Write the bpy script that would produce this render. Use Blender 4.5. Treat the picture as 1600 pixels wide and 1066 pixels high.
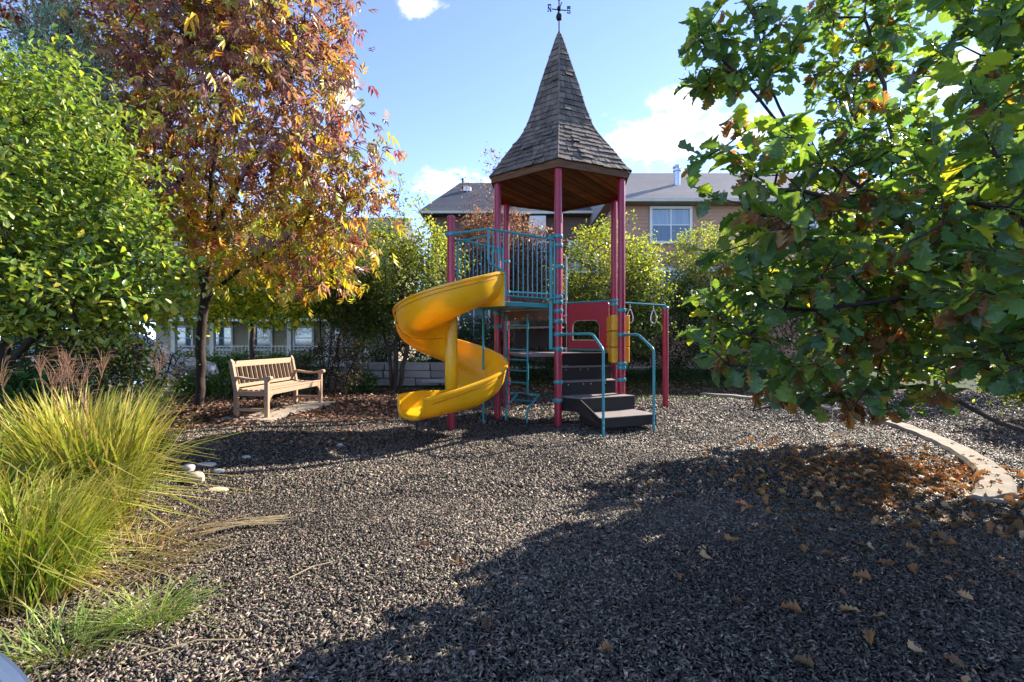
import bpy, math, random
import numpy as np
from mathutils import Vector, Matrix

# ------------------------------------------------------------------ reset, camera, light
for o in list(bpy.data.objects):
    bpy.data.objects.remove(o, do_unlink=True)
SC = bpy.context.scene
COL = SC.collection
R = math.radians
rng = np.random.default_rng(7)
random.seed(7)

cam = bpy.data.cameras.new('camera')
cam.sensor_width = 36.0
cam.lens = 738.0 / 1600.0 * 36.0
cam.clip_start = 0.05
cam.clip_end = 2000
camo = bpy.data.objects.new('camera', cam)
COL.objects.link(camo)
camo.location = (0, 0, 1.4)
camo.rotation_euler = (R(90), 0, 0)
SC.camera = camo

SUN_A, SUN_E = 36.0, 30.0          # azimuth from +X towards +Y, elevation
TOSUN = Vector((math.cos(R(SUN_A)) * math.cos(R(SUN_E)), math.sin(R(SUN_A)) * math.cos(R(SUN_E)), math.sin(R(SUN_E))))
sl = bpy.data.lights.new('sun', 'SUN')
sl.energy = 2.95
sl.angle = R(0.53)
sl.color = (1.0, 0.93, 0.84)
so = bpy.data.objects.new('sun', sl)
COL.objects.link(so)
so.rotation_euler = TOSUN.to_track_quat('Z', 'Y').to_euler()
so.location = (20, 12, 30)

W = bpy.data.worlds.new('World')
SC.world = W
W.use_nodes = True
nt = W.node_tree
nt.nodes.clear()
N = nt.nodes.new
L = nt.links.new
wout = N('ShaderNodeOutputWorld')
bg = N('ShaderNodeBackground')
bg.inputs['Strength'].default_value = 0.15
sky = N('ShaderNodeTexSky')
sky.sky_type = 'NISHITA'
sky.sun_disc = False
sky.sun_elevation = R(SUN_E)
sky.sun_rotation = R(90 - SUN_A)
sky.altitude = 1600
sky.air_density = 0.42
sky.dust_density = 0.0
sky.ozone_density = 1.6
tc = N('ShaderNodeTexCoord')
sep = N('ShaderNodeSeparateXYZ')
L(tc.outputs['Generated'], sep.inputs[0])

def wm(op, a, b=None, c=None):
    n = N('ShaderNodeMath')
    n.operation = op
    for i, v in enumerate((a, b, c)):
        if v is None:
            continue
        if isinstance(v, (int, float)):
            n.inputs[i].default_value = v
        else:
            L(v, n.inputs[i])
    return n.outputs[0]

az = wm('MULTIPLY', wm('ARCTAN2', sep.outputs[0], sep.outputs[1]), 180 / math.pi)
el = wm('MULTIPLY', wm('ARCSINE', sep.outputs[2]), 180 / math.pi)
cxy = N('ShaderNodeCombineXYZ')
L(az, cxy.inputs[0])
L(el, cxy.inputs[1])
azel = cxy.outputs[0]
clouds = [(19.5, 25.9, 5.6, 1.7), (17.5, 22.4, 8.6, 2.9), (25.0, 22.0, 5.0, 2.6), (-11.3, 34.9, 3.2, 1.3), (-8.6, 18.3, 3.6, 1.9),
          (-4.4, 17.6, 4.6, 2.3), (-19.5, 26.5, 1.8, 2.2), (42.5, 22.5, 4.0, 2.2), (9, 13, 9, 2.5), (100, 33, 9, 4), (-80, 30, 11, 4), (175, 38, 11, 5)]
tot = None
for (a0, e0, sa, se) in clouds:
    vm = N('ShaderNodeVectorMath')
    vm.operation = 'MULTIPLY_ADD'
    L(azel, vm.inputs[0])
    vm.inputs[1].default_value = (1 / sa, 1 / se, 0)
    vm.inputs[2].default_value = (-a0 / sa, -e0 / se, 0)
    vl = N('ShaderNodeVectorMath')
    vl.operation = 'LENGTH'
    L(vm.outputs[0], vl.inputs[0])
    q = vl.outputs['Value']
    tot = q if tot is None else wm('MINIMUM', tot, q)
tot = wm('MAXIMUM', wm('SUBTRACT', 1.0, tot), -1.0)
cn = N('ShaderNodeTexNoise')
cn.inputs['Scale'].default_value = 26
cn.inputs['Detail'].default_value = 7
cn.inputs['Roughness'].default_value = 0.58
mp = N('ShaderNodeMapping')
mp.inputs['Scale'].default_value = (1, 1, 1.7)
L(tc.outputs['Generated'], mp.inputs[0])
L(mp.outputs[0], cn.inputs['Vector'])
dens = wm('ADD', tot, wm('MULTIPLY', wm('SUBTRACT', cn.outputs[0], 0.5), 2.3))
mr = N('ShaderNodeMapRange')
mr.interpolation_type = 'SMOOTHSTEP'
mr.inputs['From Min'].default_value = -0.05
mr.inputs['From Max'].default_value = 0.75
L(dens, mr.inputs['Value'])
cmix = N('ShaderNodeMix')
cmix.data_type = 'RGBA'
cmix.inputs['B'].default_value = (2.0, 2.02, 2.08, 1)
# the photograph's sky is a clear mid blue: a plain white/blue balance on the sky colour
hs = N('ShaderNodeHueSaturation')
hs.inputs['Saturation'].default_value = 0.95
hs.inputs['Hue'].default_value = 0.504
hs.inputs['Value'].default_value = 1.0
L(sky.outputs[0], hs.inputs['Color'])
L(hs.outputs[0], cmix.inputs['A'])
L(mr.outputs[0], cmix.inputs['Factor'])
L(cmix.outputs['Result'], bg.inputs['Color'])
L(bg.outputs[0], wout.inputs[0])

SC.view_settings.view_transform = 'Standard'
SC.view_settings.look = 'None'
SC.view_settings.gamma = 1.0
SC.view_settings.exposure = 2.36
SC.render.engine = 'CYCLES'
SC.cycles.max_bounces = 8
SC.cycles.diffuse_bounces = 4
SC.cycles.transmission_bounces = 5
SC.cycles.transparent_max_bounces = 8
SC.cycles.caustics_reflective = False
SC.cycles.caustics_refractive = False

# ------------------------------------------------------------------ materials
MATS = {}

def nodes_of(name):
    m = bpy.data.materials.new(name)
    m.use_nodes = True
    t = m.node_tree
    return m, t, t.nodes['Principled BSDF']

def mixrgb(t, f, a, b, mode='MIX'):
    n = t.nodes.new('ShaderNodeMix')
    n.data_type = 'RGBA'
    n.blend_type = mode
    for k, v in (('Factor', f), ('A', a), ('B', b)):
        s = n.inputs[k]
        if isinstance(v, (int, float)):
            s.default_value = v
        elif isinstance(v, tuple):
            s.default_value = v if len(v) == 4 else (*v, 1)
        else:
            t.links.new(v, s)
    return n.outputs['Result']

def noise(t, scale, detail=4, rough=0.55, vec=None, stretch=None):
    n = t.nodes.new('ShaderNodeTexNoise')
    n.inputs['Scale'].default_value = scale
    n.inputs['Detail'].default_value = detail
    n.inputs['Roughness'].default_value = rough
    if vec is None:
        c = t.nodes.new('ShaderNodeTexCoord')
        vec = c.outputs['Object']
    if stretch:
        m = t.nodes.new('ShaderNodeMapping')
        m.inputs['Scale'].default_value = stretch
        t.links.new(vec, m.inputs[0])
        vec = m.outputs[0]
    t.links.new(vec, n.inputs['Vector'])
    return n.outputs[0]

def ramp(t, v, a, b, ca=(0, 0, 0), cb=(1, 1, 1)):
    n = t.nodes.new('ShaderNodeValToRGB')
    n.color_ramp.elements[0].position = a
    n.color_ramp.elements[1].position = b
    n.color_ramp.elements[0].color = (*ca, 1)
    n.color_ramp.elements[1].color = (*cb, 1)
    t.links.new(v, n.inputs[0])
    return n.outputs[0]

def bump(t, bs, h, strength, dist=0.01):
    n = t.nodes.new('ShaderNodeBump')
    n.inputs['Strength'].default_value = strength
    n.inputs['Distance'].default_value = dist
    t.links.new(h, n.inputs['Height'])
    t.links.new(n.outputs[0], bs.inputs['Normal'])

def solid(name, c1, c2=None, rough=0.5, scale=6, spec=0.4, bmp=0.0, bscale=60, stretch=None, metallic=0.0, rand=0.0, dirt=None):
    """plain surface: two tones mixed by noise, fine bump, optional per-object variation and wear"""
    m, t, b = nodes_of(name)
    c2 = c2 or tuple(x * 0.8 for x in c1)
    col = mixrgb(t, ramp(t, noise(t, scale, 5, 0.6, stretch=stretch), 0.3, 0.7), c1, c2)
    if dirt:
        col = mixrgb(t, ramp(t, noise(t, scale * 4.7, 6, 0.7), 0.56, 0.72), col, dirt)
    if rand:
        oi = t.nodes.new('ShaderNodeObjectInfo')
        mr_ = t.nodes.new('ShaderNodeMapRange')
        mr_.inputs['To Min'].default_value = 1 - rand
        mr_.inputs['To Max'].default_value = 1 + rand
        t.links.new(oi.outputs['Random'], mr_.inputs['Value'])
        h = t.nodes.new('ShaderNodeHueSaturation')
        t.links.new(mr_.outputs[0], h.inputs['Value'])
        t.links.new(col, h.inputs['Color'])
        col = h.outputs[0]
    t.links.new(col, b.inputs['Base Color'])
    rr = t.nodes.new('ShaderNodeMapRange')
    rr.inputs['To Min'].default_value = max(0.02, rough - 0.12)
    rr.inputs['To Max'].default_value = min(1, rough + 0.12)
    t.links.new(noise(t, scale * 2.3, 4), rr.inputs['Value'])
    t.links.new(rr.outputs[0], b.inputs['Roughness'])
    b.inputs['Specular IOR Level'].default_value = spec
    b.inputs['Metallic'].default_value = metallic
    if bmp:
        bump(t, b, noise(t, bscale, 5, 0.6, stretch=stretch), bmp, 0.01)
    MATS[name] = m
    return m

def leafmat(name, trans=0.4, rough=0.45, spec=0.35, veins=False, tmul=(1.25, 1.35, 0.7)):
    m, t, b = nodes_of(name)
    a = t.nodes.new('ShaderNodeAttribute')
    a.attribute_name = 'tint'
    col = a.outputs['Color']
    if veins:
        lc = t.nodes.new('ShaderNodeAttribute')
        lc.attribute_name = 'leafco'
        s = t.nodes.new('ShaderNodeSeparateXYZ')
        t.links.new(lc.outputs['Vector'], s.inputs[0])
        def mm(op, x, y=None):
            n = t.nodes.new('ShaderNodeMath')
            n.operation = op
            for i, v in enumerate((x, y)):
                if v is None: continue
                if isinstance(v, (int, float)): n.inputs[i].default_value = v
                else: t.links.new(v, n.inputs[i])
            return n.outputs[0]
        ay = mm('ABSOLUTE', s.outputs[1])
        mid = mm('LESS_THAN', ay, 0.014)
        fr = mm('FRACT', mm('MULTIPLY', mm('SUBTRACT', s.outputs[0], mm('MULTIPLY', ay, 0.8)), 7.0))
        side = mm('LESS_THAN', mm('ABSOLUTE', mm('SUBTRACT', fr, 0.5)), 0.055)
        v = mm('MAXIMUM', mid, mm('MULTIPLY', side, 0.6))
        col = mixrgb(t, mm('MULTIPLY', v, 0.38), col, (0.30, 0.34, 0.10))
        # blotches and brown edges of age
        blot = ramp(t, noise(t, 22, 4, 0.6), 0.60, 0.72)
        col = mixrgb(t, mm('MULTIPLY', blot, 0.35), col, (0.16, 0.10, 0.025))
        bump(t, b, mm('MULTIPLY', v, -1.0), 0.35, 0.004)
    t.links.new(col, b.inputs['Base Color'])
    b.inputs['Roughness'].default_value = rough
    b.inputs['Specular IOR Level'].default_value = spec
    tr = t.nodes.new('ShaderNodeBsdfTranslucent')
    tcol = mixrgb(t, 1.0, col, (*tmul, 1), 'MULTIPLY')
    t.links.new(tcol, tr.inputs['Color'])
    mx = t.nodes.new('ShaderNodeMixShader')
    mx.inputs[0].default_value = trans
    t.links.new(b.outputs[0], mx.inputs[1])
    t.links.new(tr.outputs[0], mx.inputs[2])
    t.links.new(mx.outputs[0], t.nodes['Material Output'].inputs[0])
    MATS[name] = m
    return m

def tintmat(name, rough=0.7, spec=0.3, bmp=0.0, scale=30, var=0.25):
    m, t, b = nodes_of(name)
    a = t.nodes.new('ShaderNodeAttribute')
    a.attribute_name = 'tint'
    n = noise(t, scale, 5, 0.65)
    col = mixrgb(t, ramp(t, n, 0.3, 0.7), a.outputs['Color'], mixrgb(t, 1.0, a.outputs['Color'], (1 - var * 1.6, 1 - var * 1.6, 1 - var * 1.6), 'MULTIPLY'))
    t.links.new(col, b.inputs['Base Color'])
    b.inputs['Roughness'].default_value = rough
    b.inputs['Specular IOR Level'].default_value = spec
    if bmp:
        bump(t, b, noise(t, scale * 2, 6, 0.7), bmp, 0.03)
    MATS[name] = m
    return m

solid('red_post', (0.34, 0.010, 0.030), (0.29, 0.009, 0.027), 0.34, 3, 0.5, 0.05, 90, dirt=(0.33, 0.035, 0.055))
solid('red_panel', (0.36, 0.014, 0.030), (0.32, 0.014, 0.028), 0.4, 3, 0.4)
solid('teal', (0.026, 0.25, 0.27), (0.022, 0.21, 0.23), 0.32, 5, 0.5, 0.04, 80, dirt=(0.06, 0.22, 0.23))
def plastic(name, c, c2):
    m = solid(name, c, c2, 0.30, 2, 0.5, 0.02, 40, dirt=tuple(x * .85 for x in c))
    t = m.node_tree
    b = t.nodes['Principled BSDF']
    tr = t.nodes.new('ShaderNodeBsdfTranslucent')
    tr.inputs['Color'].default_value = (*c, 1)
    mx = t.nodes.new('ShaderNodeMixShader')
    mx.inputs[0].default_value = 0.30
    t.links.new(b.outputs[0], mx.inputs[1])
    t.links.new(tr.outputs[0], mx.inputs[2])
    t.links.new(mx.outputs[0], t.nodes['Material Output'].inputs[0])
plastic('yellow', (0.95, 0.54, 0.012), (0.93, 0.51, 0.012))
solid('seam', (0.33, 0.13, 0.005), None, 0.5)
solid('panel_yellow', (0.80, 0.38, 0.01), None, 0.4, 4)
solid('black_mark', (0.012, 0.012, 0.012), None, 0.6)
solid('black_metal', (0.015, 0.015, 0.016), None, 0.4, 8)
solid('bolt', (0.45, 0.43, 0.40), None, 0.35, 8, metallic=0.9)
solid('tread', (0.26, 0.21, 0.185), (0.20, 0.16, 0.14), 0.75, 9, 0.25, 0.25, 120, dirt=(0.12, 0.095, 0.085))
solid('riser', (0.022, 0.015, 0.012), (0.017, 0.012, 0.010), 0.6, 7, 0.3, 0.15, 100, dirt=(0.05, 0.037, 0.032))
solid('board_brown', (0.13, 0.055, 0.030), (0.10, 0.04, 0.025), 0.55, 7)
solid('shingle', (0.190, 0.150, 0.118), (0.085, 0.064, 0.050), 0.85, 5, 0.2, 0.7, 55, stretch=(3, 3, 0.35), rand=0.34, dirt=(0.22, 0.172, 0.138))
solid('roof_under', (0.07, 0.05, 0.04), None, 0.8, 8)
solid('fascia', (0.17, 0.080, 0.034), (0.075, 0.036, 0.018), 0.75, 4, 0.25, 0.4, 40, stretch=(1, 1, 8))
solid('plank', (0.24, 0.085, 0.035), (0.13, 0.042, 0.018), 0.6, 3, 0.3, 0.3, 50, rand=0.5)
solid('iron', (0.016, 0.022, 0.032), None, 0.75, 10, 0.2)
solid('ring_metal', (0.60, 0.58, 0.55), None, 0.35, 10, metallic=0.5)
solid('teak', (0.40, 0.265, 0.165), (0.33, 0.213, 0.130), 0.6, 3, 0.3, 0.2, 60, stretch=(1, 9, 9), rand=0.08, dirt=(0.29, 0.185, 0.11))
solid('concrete', (0.40, 0.33, 0.245), (0.31, 0.255, 0.19), 0.85, 3, 0.2, 0.35, 70, dirt=(0.30, 0.245, 0.18))
solid('kerb_concrete', (0.29, 0.24, 0.175), (0.21, 0.17, 0.125), 0.9, 3, 0.2, 0.5, 60, dirt=(0.14, 0.11, 0.08))
solid('concrete_grey', (0.42, 0.40, 0.37), (0.34, 0.33, 0.31), 0.85, 2, 0.2, 0.3, 60)
solid('asphalt', (0.06, 0.06, 0.062), (0.05, 0.05, 0.05), 0.9, 6, 0.2, 0.4, 90)
solid('stone', (0.36, 0.31, 0.26), (0.26, 0.225, 0.20), 0.85, 4, 0.2, 0.5, 25, rand=0.2)
solid('pebble', (0.50, 0.46, 0.42), (0.40, 0.36, 0.32), 0.7, 9, 0.3, 0.2, 60, rand=0.18)
solid('sandstone', (0.55, 0.43, 0.29), (0.46, 0.34, 0.22), 0.85, 9, 0.2, 0.4, 60)
solid('siding_tan', (0.48, 0.27, 0.18), (0.45, 0.25, 0.165), 0.8, 2, 0.2)
solid('siding_brown', (0.20, 0.115, 0.09), None, 0.8, 2, 0.2)
solid('siding_beige', (0.42, 0.35, 0.23), None, 0.8, 2, 0.2)
solid('white_trim', (0.74, 0.72, 0.66), (0.68, 0.66, 0.60), 0.6, 3)
solid('cream_trim', (0.62, 0.56, 0.43), None, 0.6, 3)
solid('roof_grey', (0.13, 0.125, 0.13), (0.095, 0.09, 0.095), 0.9, 1.3, 0.2, 0.5, 30, dirt=(0.17, 0.16, 0.16))
solid('roof_taupe', (0.34, 0.295, 0.265), (0.29, 0.25, 0.225), 0.9, 1.3, 0.2, 0.5, 30, dirt=(0.30, 0.26, 0.24))
solid('car_paint', (0.36, 0.37, 0.39), None, 0.22, 1, 0.6)
solid('car_paint_blue', (0.10, 0.14, 0.24), None, 0.22, 1, 0.6)
solid('rubber', (0.02, 0.02, 0.02), None, 0.8, 9)
solid('rim_metal', (0.55, 0.55, 0.56), None, 0.3, 9, metallic=0.8)
solid('grey_plastic', (0.27, 0.255, 0.24), (0.24, 0.228, 0.215), 0.55, 4, 0.3, 0.1, 80)
solid('plastic_rim', (0.58, 0.52, 0.46), None, 0.5, 5)
solid('bark', (0.105, 0.080, 0.062), (0.050, 0.036, 0.028), 0.9, 9, 0.15, 0.9, 26, stretch=(1, 1, 0.3))
solid('bark_dark', (0.060, 0.043, 0.034), (0.028, 0.020, 0.016), 0.9, 9, 0.15, 0.9, 40, stretch=(1, 1, 0.4))
leafmat('leaf', 0.50)
leafmat('leaf_gloss', 0.44, 0.34, 0.5)
leafmat('leaf_ash', 0.48, 0.36, 0.5, tmul=(1.3, 1.1, 0.7))
leafmat('oak_leaf', 0.55, 0.36, 0.5, veins=True, tmul=(1.5, 1.45, 0.5))
leafmat('dead_leaf', 0.25, 0.6, 0.25, veins=True, tmul=(1.3, 1.0, 0.6))
leafmat('grass_blade', 0.42, 0.45, 0.35, tmul=(1.25, 1.2, 0.6))
tintmat('chips', 0.62, 0.35, 0.0, 60, 0.2)
tintmat('litter', 0.75, 0.25, 0.0, 40, 0.2)
tintmat('ground_mix', 0.95, 0.15, 1.0, 26, 0.42)

def glassmat(name, tint):
    m, t, b = nodes_of(name)
    col = mixrgb(t, ramp(t, noise(t, 1.2, 2, stretch=(8, 1, 0.6)), 0.35, 0.65), tint, tuple(x * 0.7 for x in tint))
    t.links.new(col, b.inputs['Base Color'])
    b.inputs['Roughness'].default_value = 0.06
    b.inputs['Specular IOR Level'].default_value = 0.9
    MATS[name] = m
glassmat('glass', (0.10, 0.15, 0.19))
glassmat('curtain_glass', (0.30, 0.38, 0.43))
glassmat('dark_glass', (0.02, 0.025, 0.03))

# ------------------------------------------------------------------ object helpers
ORG = {}

def tag(o, label=None, cat=None, group=None, kind=None):
    if label: o['label'] = label
    if cat: o['category'] = cat
    if group: o['group'] = group
    if kind: o['kind'] = kind
    return o

def thing(name, loc, label, cat, group=None):
    o = bpy.data.objects.new(name, None)
    o.empty_display_size = 0.2
    COL.objects.link(o)
    o.location = loc
    ORG[o.name] = np.array(loc, float)
    return tag(o, label, cat, group)

def link(name, me, parent, org):
    o = bpy.data.objects.new(name, me)
    COL.objects.link(o)
    if parent is not None:
        o.parent = parent
    ORG[o.name] = org
    return o

def mk(name, V, F, mat, parent=None, smooth=False, tint=None, leafco=None, origin=None):
    """V (n,3) world coordinates, F int array (m,3|4) or list of such arrays"""
    V = np.asarray(V, float)
    org = ORG[parent.name] if parent is not None else (np.zeros(3) if origin is None else np.array(origin, float))
    me = bpy.data.meshes.new(name)
    Fs = F if isinstance(F, list) else [F]
    Fs = [np.asarray(f, np.int32) for f in Fs if len(f)]
    nl = sum(f.size for f in Fs)
    nf = sum(len(f) for f in Fs)
    me.vertices.add(len(V))
    me.vertices.foreach_set('co', (V - org).astype(np.float32).ravel())
    me.loops.add(nl)
    me.loops.foreach_set('vertex_index', np.concatenate([f.ravel() for f in Fs]))
    me.polygons.add(nf)
    sizes = np.concatenate([np.full(len(f), f.shape[1]) for f in Fs])
    me.polygons.foreach_set('loop_start', np.concatenate([[0], np.cumsum(sizes)[:-1]]).astype(np.int32))
    me.update(calc_edges=True)
    if smooth:
        me.polygons.foreach_set('use_smooth', np.ones(nf, bool))
    if tint is not None:
        ca = me.color_attributes.new('tint', 'FLOAT_COLOR', 'POINT')
        c = np.ones((len(V), 4), np.float32)
        c[:, :3] = tint
        ca.data.foreach_set('color', c.ravel())
    if leafco is not None:
        at = me.attributes.new('leafco', 'FLOAT_VECTOR', 'POINT')
        at.data.foreach_set('vector', np.asarray(leafco, np.float32).ravel())
    me.materials.append(MATS[mat])
    o = link(name, me, parent, org)
    if parent is None and origin is not None:
        o.location = origin
    return o

class MB:
    """collects boxes, tubes, prisms and lathes; build() links them as one mesh object"""
    def __init__(s):
        s.V, s.F = [], []
    def add(s, vs, fs):
        b = len(s.V)
        s.V += [tuple(v) for v in vs]
        s.F += [tuple(i + b for i in f) for f in fs]
        return s
    def box(s, c, size, rot=None, taper=1.0):
        x, y, z = [v / 2 for v in size]
        vs = [Vector((sx * x * (taper if sz > 0 else 1), sy * y * (taper if sz > 0 else 1), sz * z)) for sz in (-1, 1) for sy in (-1, 1) for sx in (-1, 1)]
        if rot is not None:
            vs = [rot @ v for v in vs]
        c = Vector(c)
        return s.add([v + c for v in vs], [(0, 2, 3, 1), (4, 5, 7, 6), (0, 1, 5, 4), (2, 6, 7, 3), (0, 4, 6, 2), (1, 3, 7, 5)])
    def span(s, a, b, w, h):
        """bar of section w x h (h vertical-ish) from a to b"""
        a, b = Vector(a), Vector(b)
        d = b - a
        up = Vector((0, 0, 1)) if abs(d.normalized().z) < 0.95 else Vector((0, 1, 0))
        x = d.normalized()
        y = up.cross(x).normalized()
        z = x.cross(y)
        m = Matrix((x, y, z)).transposed()
        return s.box((a + b) / 2, (d.length, w, h), m)
    def tube(s, pts, r, n=10, cap=True):
        pts = [Vector(p) for p in pts]
        rs = r if isinstance(r, (list, tuple)) else [r] * len(pts)
        t0 = (pts[1] - pts[0]).normalized()
        u = t0.orthogonal().normalized()
        vs, fs = [], []
        for i, p in enumerate(pts):
            t = (pts[min(i + 1, len(pts) - 1)] - pts[max(i - 1, 0)]).normalized()
            u = (u - t * u.dot(t)).normalized()
            w = t.cross(u)
            for k in range(n):
                a = 2 * math.pi * k / n
                vs.append(p + (u * math.cos(a) + w * math.sin(a)) * rs[i])
        for i in range(len(pts) - 1):
            for k in range(n):
                a, b = i * n + k, i * n + (k + 1) % n
                fs.append((a, b, b + n, a + n))
        if cap:
            fs.append(tuple(range(n - 1, -1, -1)))
            fs.append(tuple(range((len(pts) - 1) * n, len(pts) * n)))
        return s.add(vs, fs)
    def prism(s, poly, z0, z1):
        n = len(poly)
        vs = [(p[0], p[1], z0) for p in poly] + [(p[0], p[1], z1) for p in poly]
        fs = [tuple(range(n - 1, -1, -1)), tuple(range(n, 2 * n))] + [(i, (i + 1) % n, n + (i + 1) % n, n + i) for i in range(n)]
        return s.add(vs, fs)
    def lathe(s, c, prof, n=16):
        """prof = [(r,z)...] from bottom to top about vertical axis through c"""
        vs, fs = [], []
        for (r, z) in prof:
            for k in range(n):
                a = 2 * math.pi * k / n
                vs.append((c[0] + r * math.cos(a), c[1] + r * math.sin(a), c[2] + z))
        m = len(prof)
        for i in range(m - 1):
            for k in range(n):
                a, b = i * n + k, i * n + (k + 1) % n
                fs.append((a, b, b + n, a + n))
        fs.append(tuple(range(n - 1, -1, -1)))
        fs.append(tuple(range((m - 1) * n, m * n)))
        return s.add(vs, fs)
    def build(s, name, mat, parent=None, smooth=False, bevel=0.0, origin=None):
        org = ORG[parent.name] if parent is not None else (np.zeros(3) if origin is None else np.array(origin, float))
        me = bpy.data.meshes.new(name)
        me.from_pydata([tuple(np.array(v) - org) for v in s.V], [], s.F)
        me.update()
        if smooth:
            me.polygons.foreach_set('use_smooth', np.ones(len(me.polygons), bool))
            try:
                me.set_sharp_from_angle(angle=R(40))
            except Exception:
                pass
        me.materials.append(MATS[mat])
        o = link(name, me, parent, org)
        if parent is None and origin is not None:
            o.location = origin
        if bevel:
            b = o.modifiers.new('bevel', 'BEVEL')
            b.width = bevel
            b.segments = 2
            b.limit_method = 'ANGLE'
        return o

def fillet(pts, rad, n=5):
    pts = [Vector(p) for p in pts]
    out = [pts[0]]
    for i in range(1, len(pts) - 1):
        a, b, c = pts[i - 1], pts[i], pts[i + 1]
        d1, d2 = (a - b), (c - b)
        r = min(rad, d1.length * 0.45, d2.length * 0.45)
        p, q = b + d1.normalized() * r, b + d2.normalized() * r
        for k in range(n + 1):
            t = k / n
            out.append(p * (1 - t) ** 2 + b * 2 * t * (1 - t) + q * t * t)
    out.append(pts[-1])
    return out

def sm(a, b, x):
    t = np.clip((x - a) / (b - a), 0, 1)
    return t * t * (3 - 2 * t)

# value noise for the terrain and colour zones
_g = rng.random((64, 64))
def vnoise(x, y, s):
    x, y = np.asarray(x) / s, np.asarray(y) / s
    xi, yi = np.floor(x).astype(int), np.floor(y).astype(int)
    fx, fy = x - xi, y - yi
    fx, fy = fx * fx * (3 - 2 * fx), fy * fy * (3 - 2 * fy)
    g = lambda i, j: _g[i % 64, j % 64]
    return (g(xi, yi) * (1 - fx) + g(xi + 1, yi) * fx) * (1 - fy) + (g(xi, yi + 1) * (1 - fx) + g(xi + 1, yi + 1) * fx) * fy

def ground_h(x, y):
    x, y = np.asarray(x, float), np.asarray(y, float)
    left = 0.13 * sm(2.4, 4.0, -x) * (1 - sm(10.3, 11.4, y))
    back = 0.36 * sm(13.6, 17.0, y) * sm(-6.5, -4.5, x)
    near = (1 - sm(16, 20, np.hypot(x, y)))
    for hx, hy, hr, hd in ((-1.75, 6.15, .75, .07), (1.85, 6.75, .7, .05), (.1, 7.6, .8, .04), (.3, 4.3, 1.1, .03)):
        left = left - hd * np.exp(-((x - hx) ** 2 + (y - hy) ** 2) / (hr * hr))
    return left + back + near * (0.035 * (vnoise(x, y, 0.9) - 0.5) + 0.02 * (vnoise(x + 9, y + 4, 0.3) - 0.5))

def gh(x, y):
    return float(ground_h(x, y))

def zone(x, y):
    """0 = rubber mulch, 1 = leaf mulch, 2 = lawn (as three weights)"""
    n = (vnoise(x, y, 0.7) - 0.5) * 0.9 + (vnoise(x, y, 0.22) - 0.5) * 0.4
    # left edge of the rubber bed as a polyline x(y)
    edge = np.interp(y, [0, 3.2, 5.0, 6.6, 7.4, 8.2, 9.6, 11.0, 12.6], [-3.0, -3.3, -4.2, -4.6, -3.7, -2.7, -2.0, -1.2, 0.2])
    rub = sm(-0.25, 0.25, x - edge + n * 0.8) * (1 - sm(12.2, 13.4, y + n))
    lawn = sm(13.4, 14.2, y + n * 0.5) * (x > -4.2) + (y > 10.6) * sm(-5.2, -5.8, x + n * .3) * 0.9
    lawn = np.clip(lawn, 0, 1) * (1 - rub)
    return rub, np.clip(1 - rub - lawn, 0, 1), lawn

# ------------------------------------------------------------------ the setting: ground, paths, kerb, road
def axis(a, b, step, far):
    core = np.arange(a, b + 1e-6, step)
    out = []
    d, x = step, 0
    while x < far:
        d *= 1.35
        x += d
        out.append(x)
    out = np.array(out)
    return np.concatenate([(a - out)[::-1], core, b + out])

gx, gy = axis(-10, 10, 0.125, 260), axis(0.5, 17.5, 0.125, 400)
GX, GY = np.meshgrid(gx, gy)
r_, m_, l_ = zone(GX, GY)
cz = (r_[..., None] * np.array([0.036, 0.032, 0.029]) + m_[..., None] * np.array([0.125, 0.075, 0.050]) + l_[..., None] * np.array([0.070, 0.105, 0.025]))
Vg = np.stack([GX, GY, ground_h(GX, GY)], -1).reshape(-1, 3)
ny, nx = GX.shape
ii = (np.arange(ny - 1)[:, None] * nx + np.arange(nx - 1)[None]).ravel()
Fg = np.stack([ii, ii + 1, ii + nx + 1, ii + nx], 1)
tag(mk('ground', Vg, Fg, 'ground_mix', None, True, cz.reshape(-1, 3)), 'dark mulch and leaf covered playground floor', kind='structure')

def slab(name, poly, z0, z1, mat, label, bevel=0.01):
    o = MB().prism(poly, z0, z1).build(name, mat, None, bevel=bevel)
    return tag(o, label, kind='structure')

# far sidewalk behind the lawn strip, street and kerb on the left
slab('sidewalk', [(-3.4, 17.2), (22, 17.2), (22, 18.5), (-3.4, 18.5)], 0.2, 0.415, 'concrete', 'pale concrete sidewalk behind the lawn strip')
slab('road', [(-60, 14.0), (-6.4, 14.0), (-6.4, 17.8), (-60, 17.8)], -0.1, 0.035, 'asphalt', 'grey street beyond the bench')
slab('kerb', [(-60, 13.6), (-6.4, 13.6), (-6.4, 13.95), (-60, 13.95)], -0.1, 0.15, 'concrete_grey', 'grey kerb along the street')
slab('path', [(-60, 12.0), (-6.4, 12.0), (-6.4, 13.0), (-60, 13.0)], -0.1, 0.045, 'concrete', 'pale sidewalk between lawn and street')
# pad under the bench
slab('concrete_pad', [(-4.75, 7.5), (-3.78, 7.43), (-3.66, 9.80), (-4.63, 9.87)], -0.1, 0.150, 'concrete', 'pale concrete pad under the wooden bench')

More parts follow.
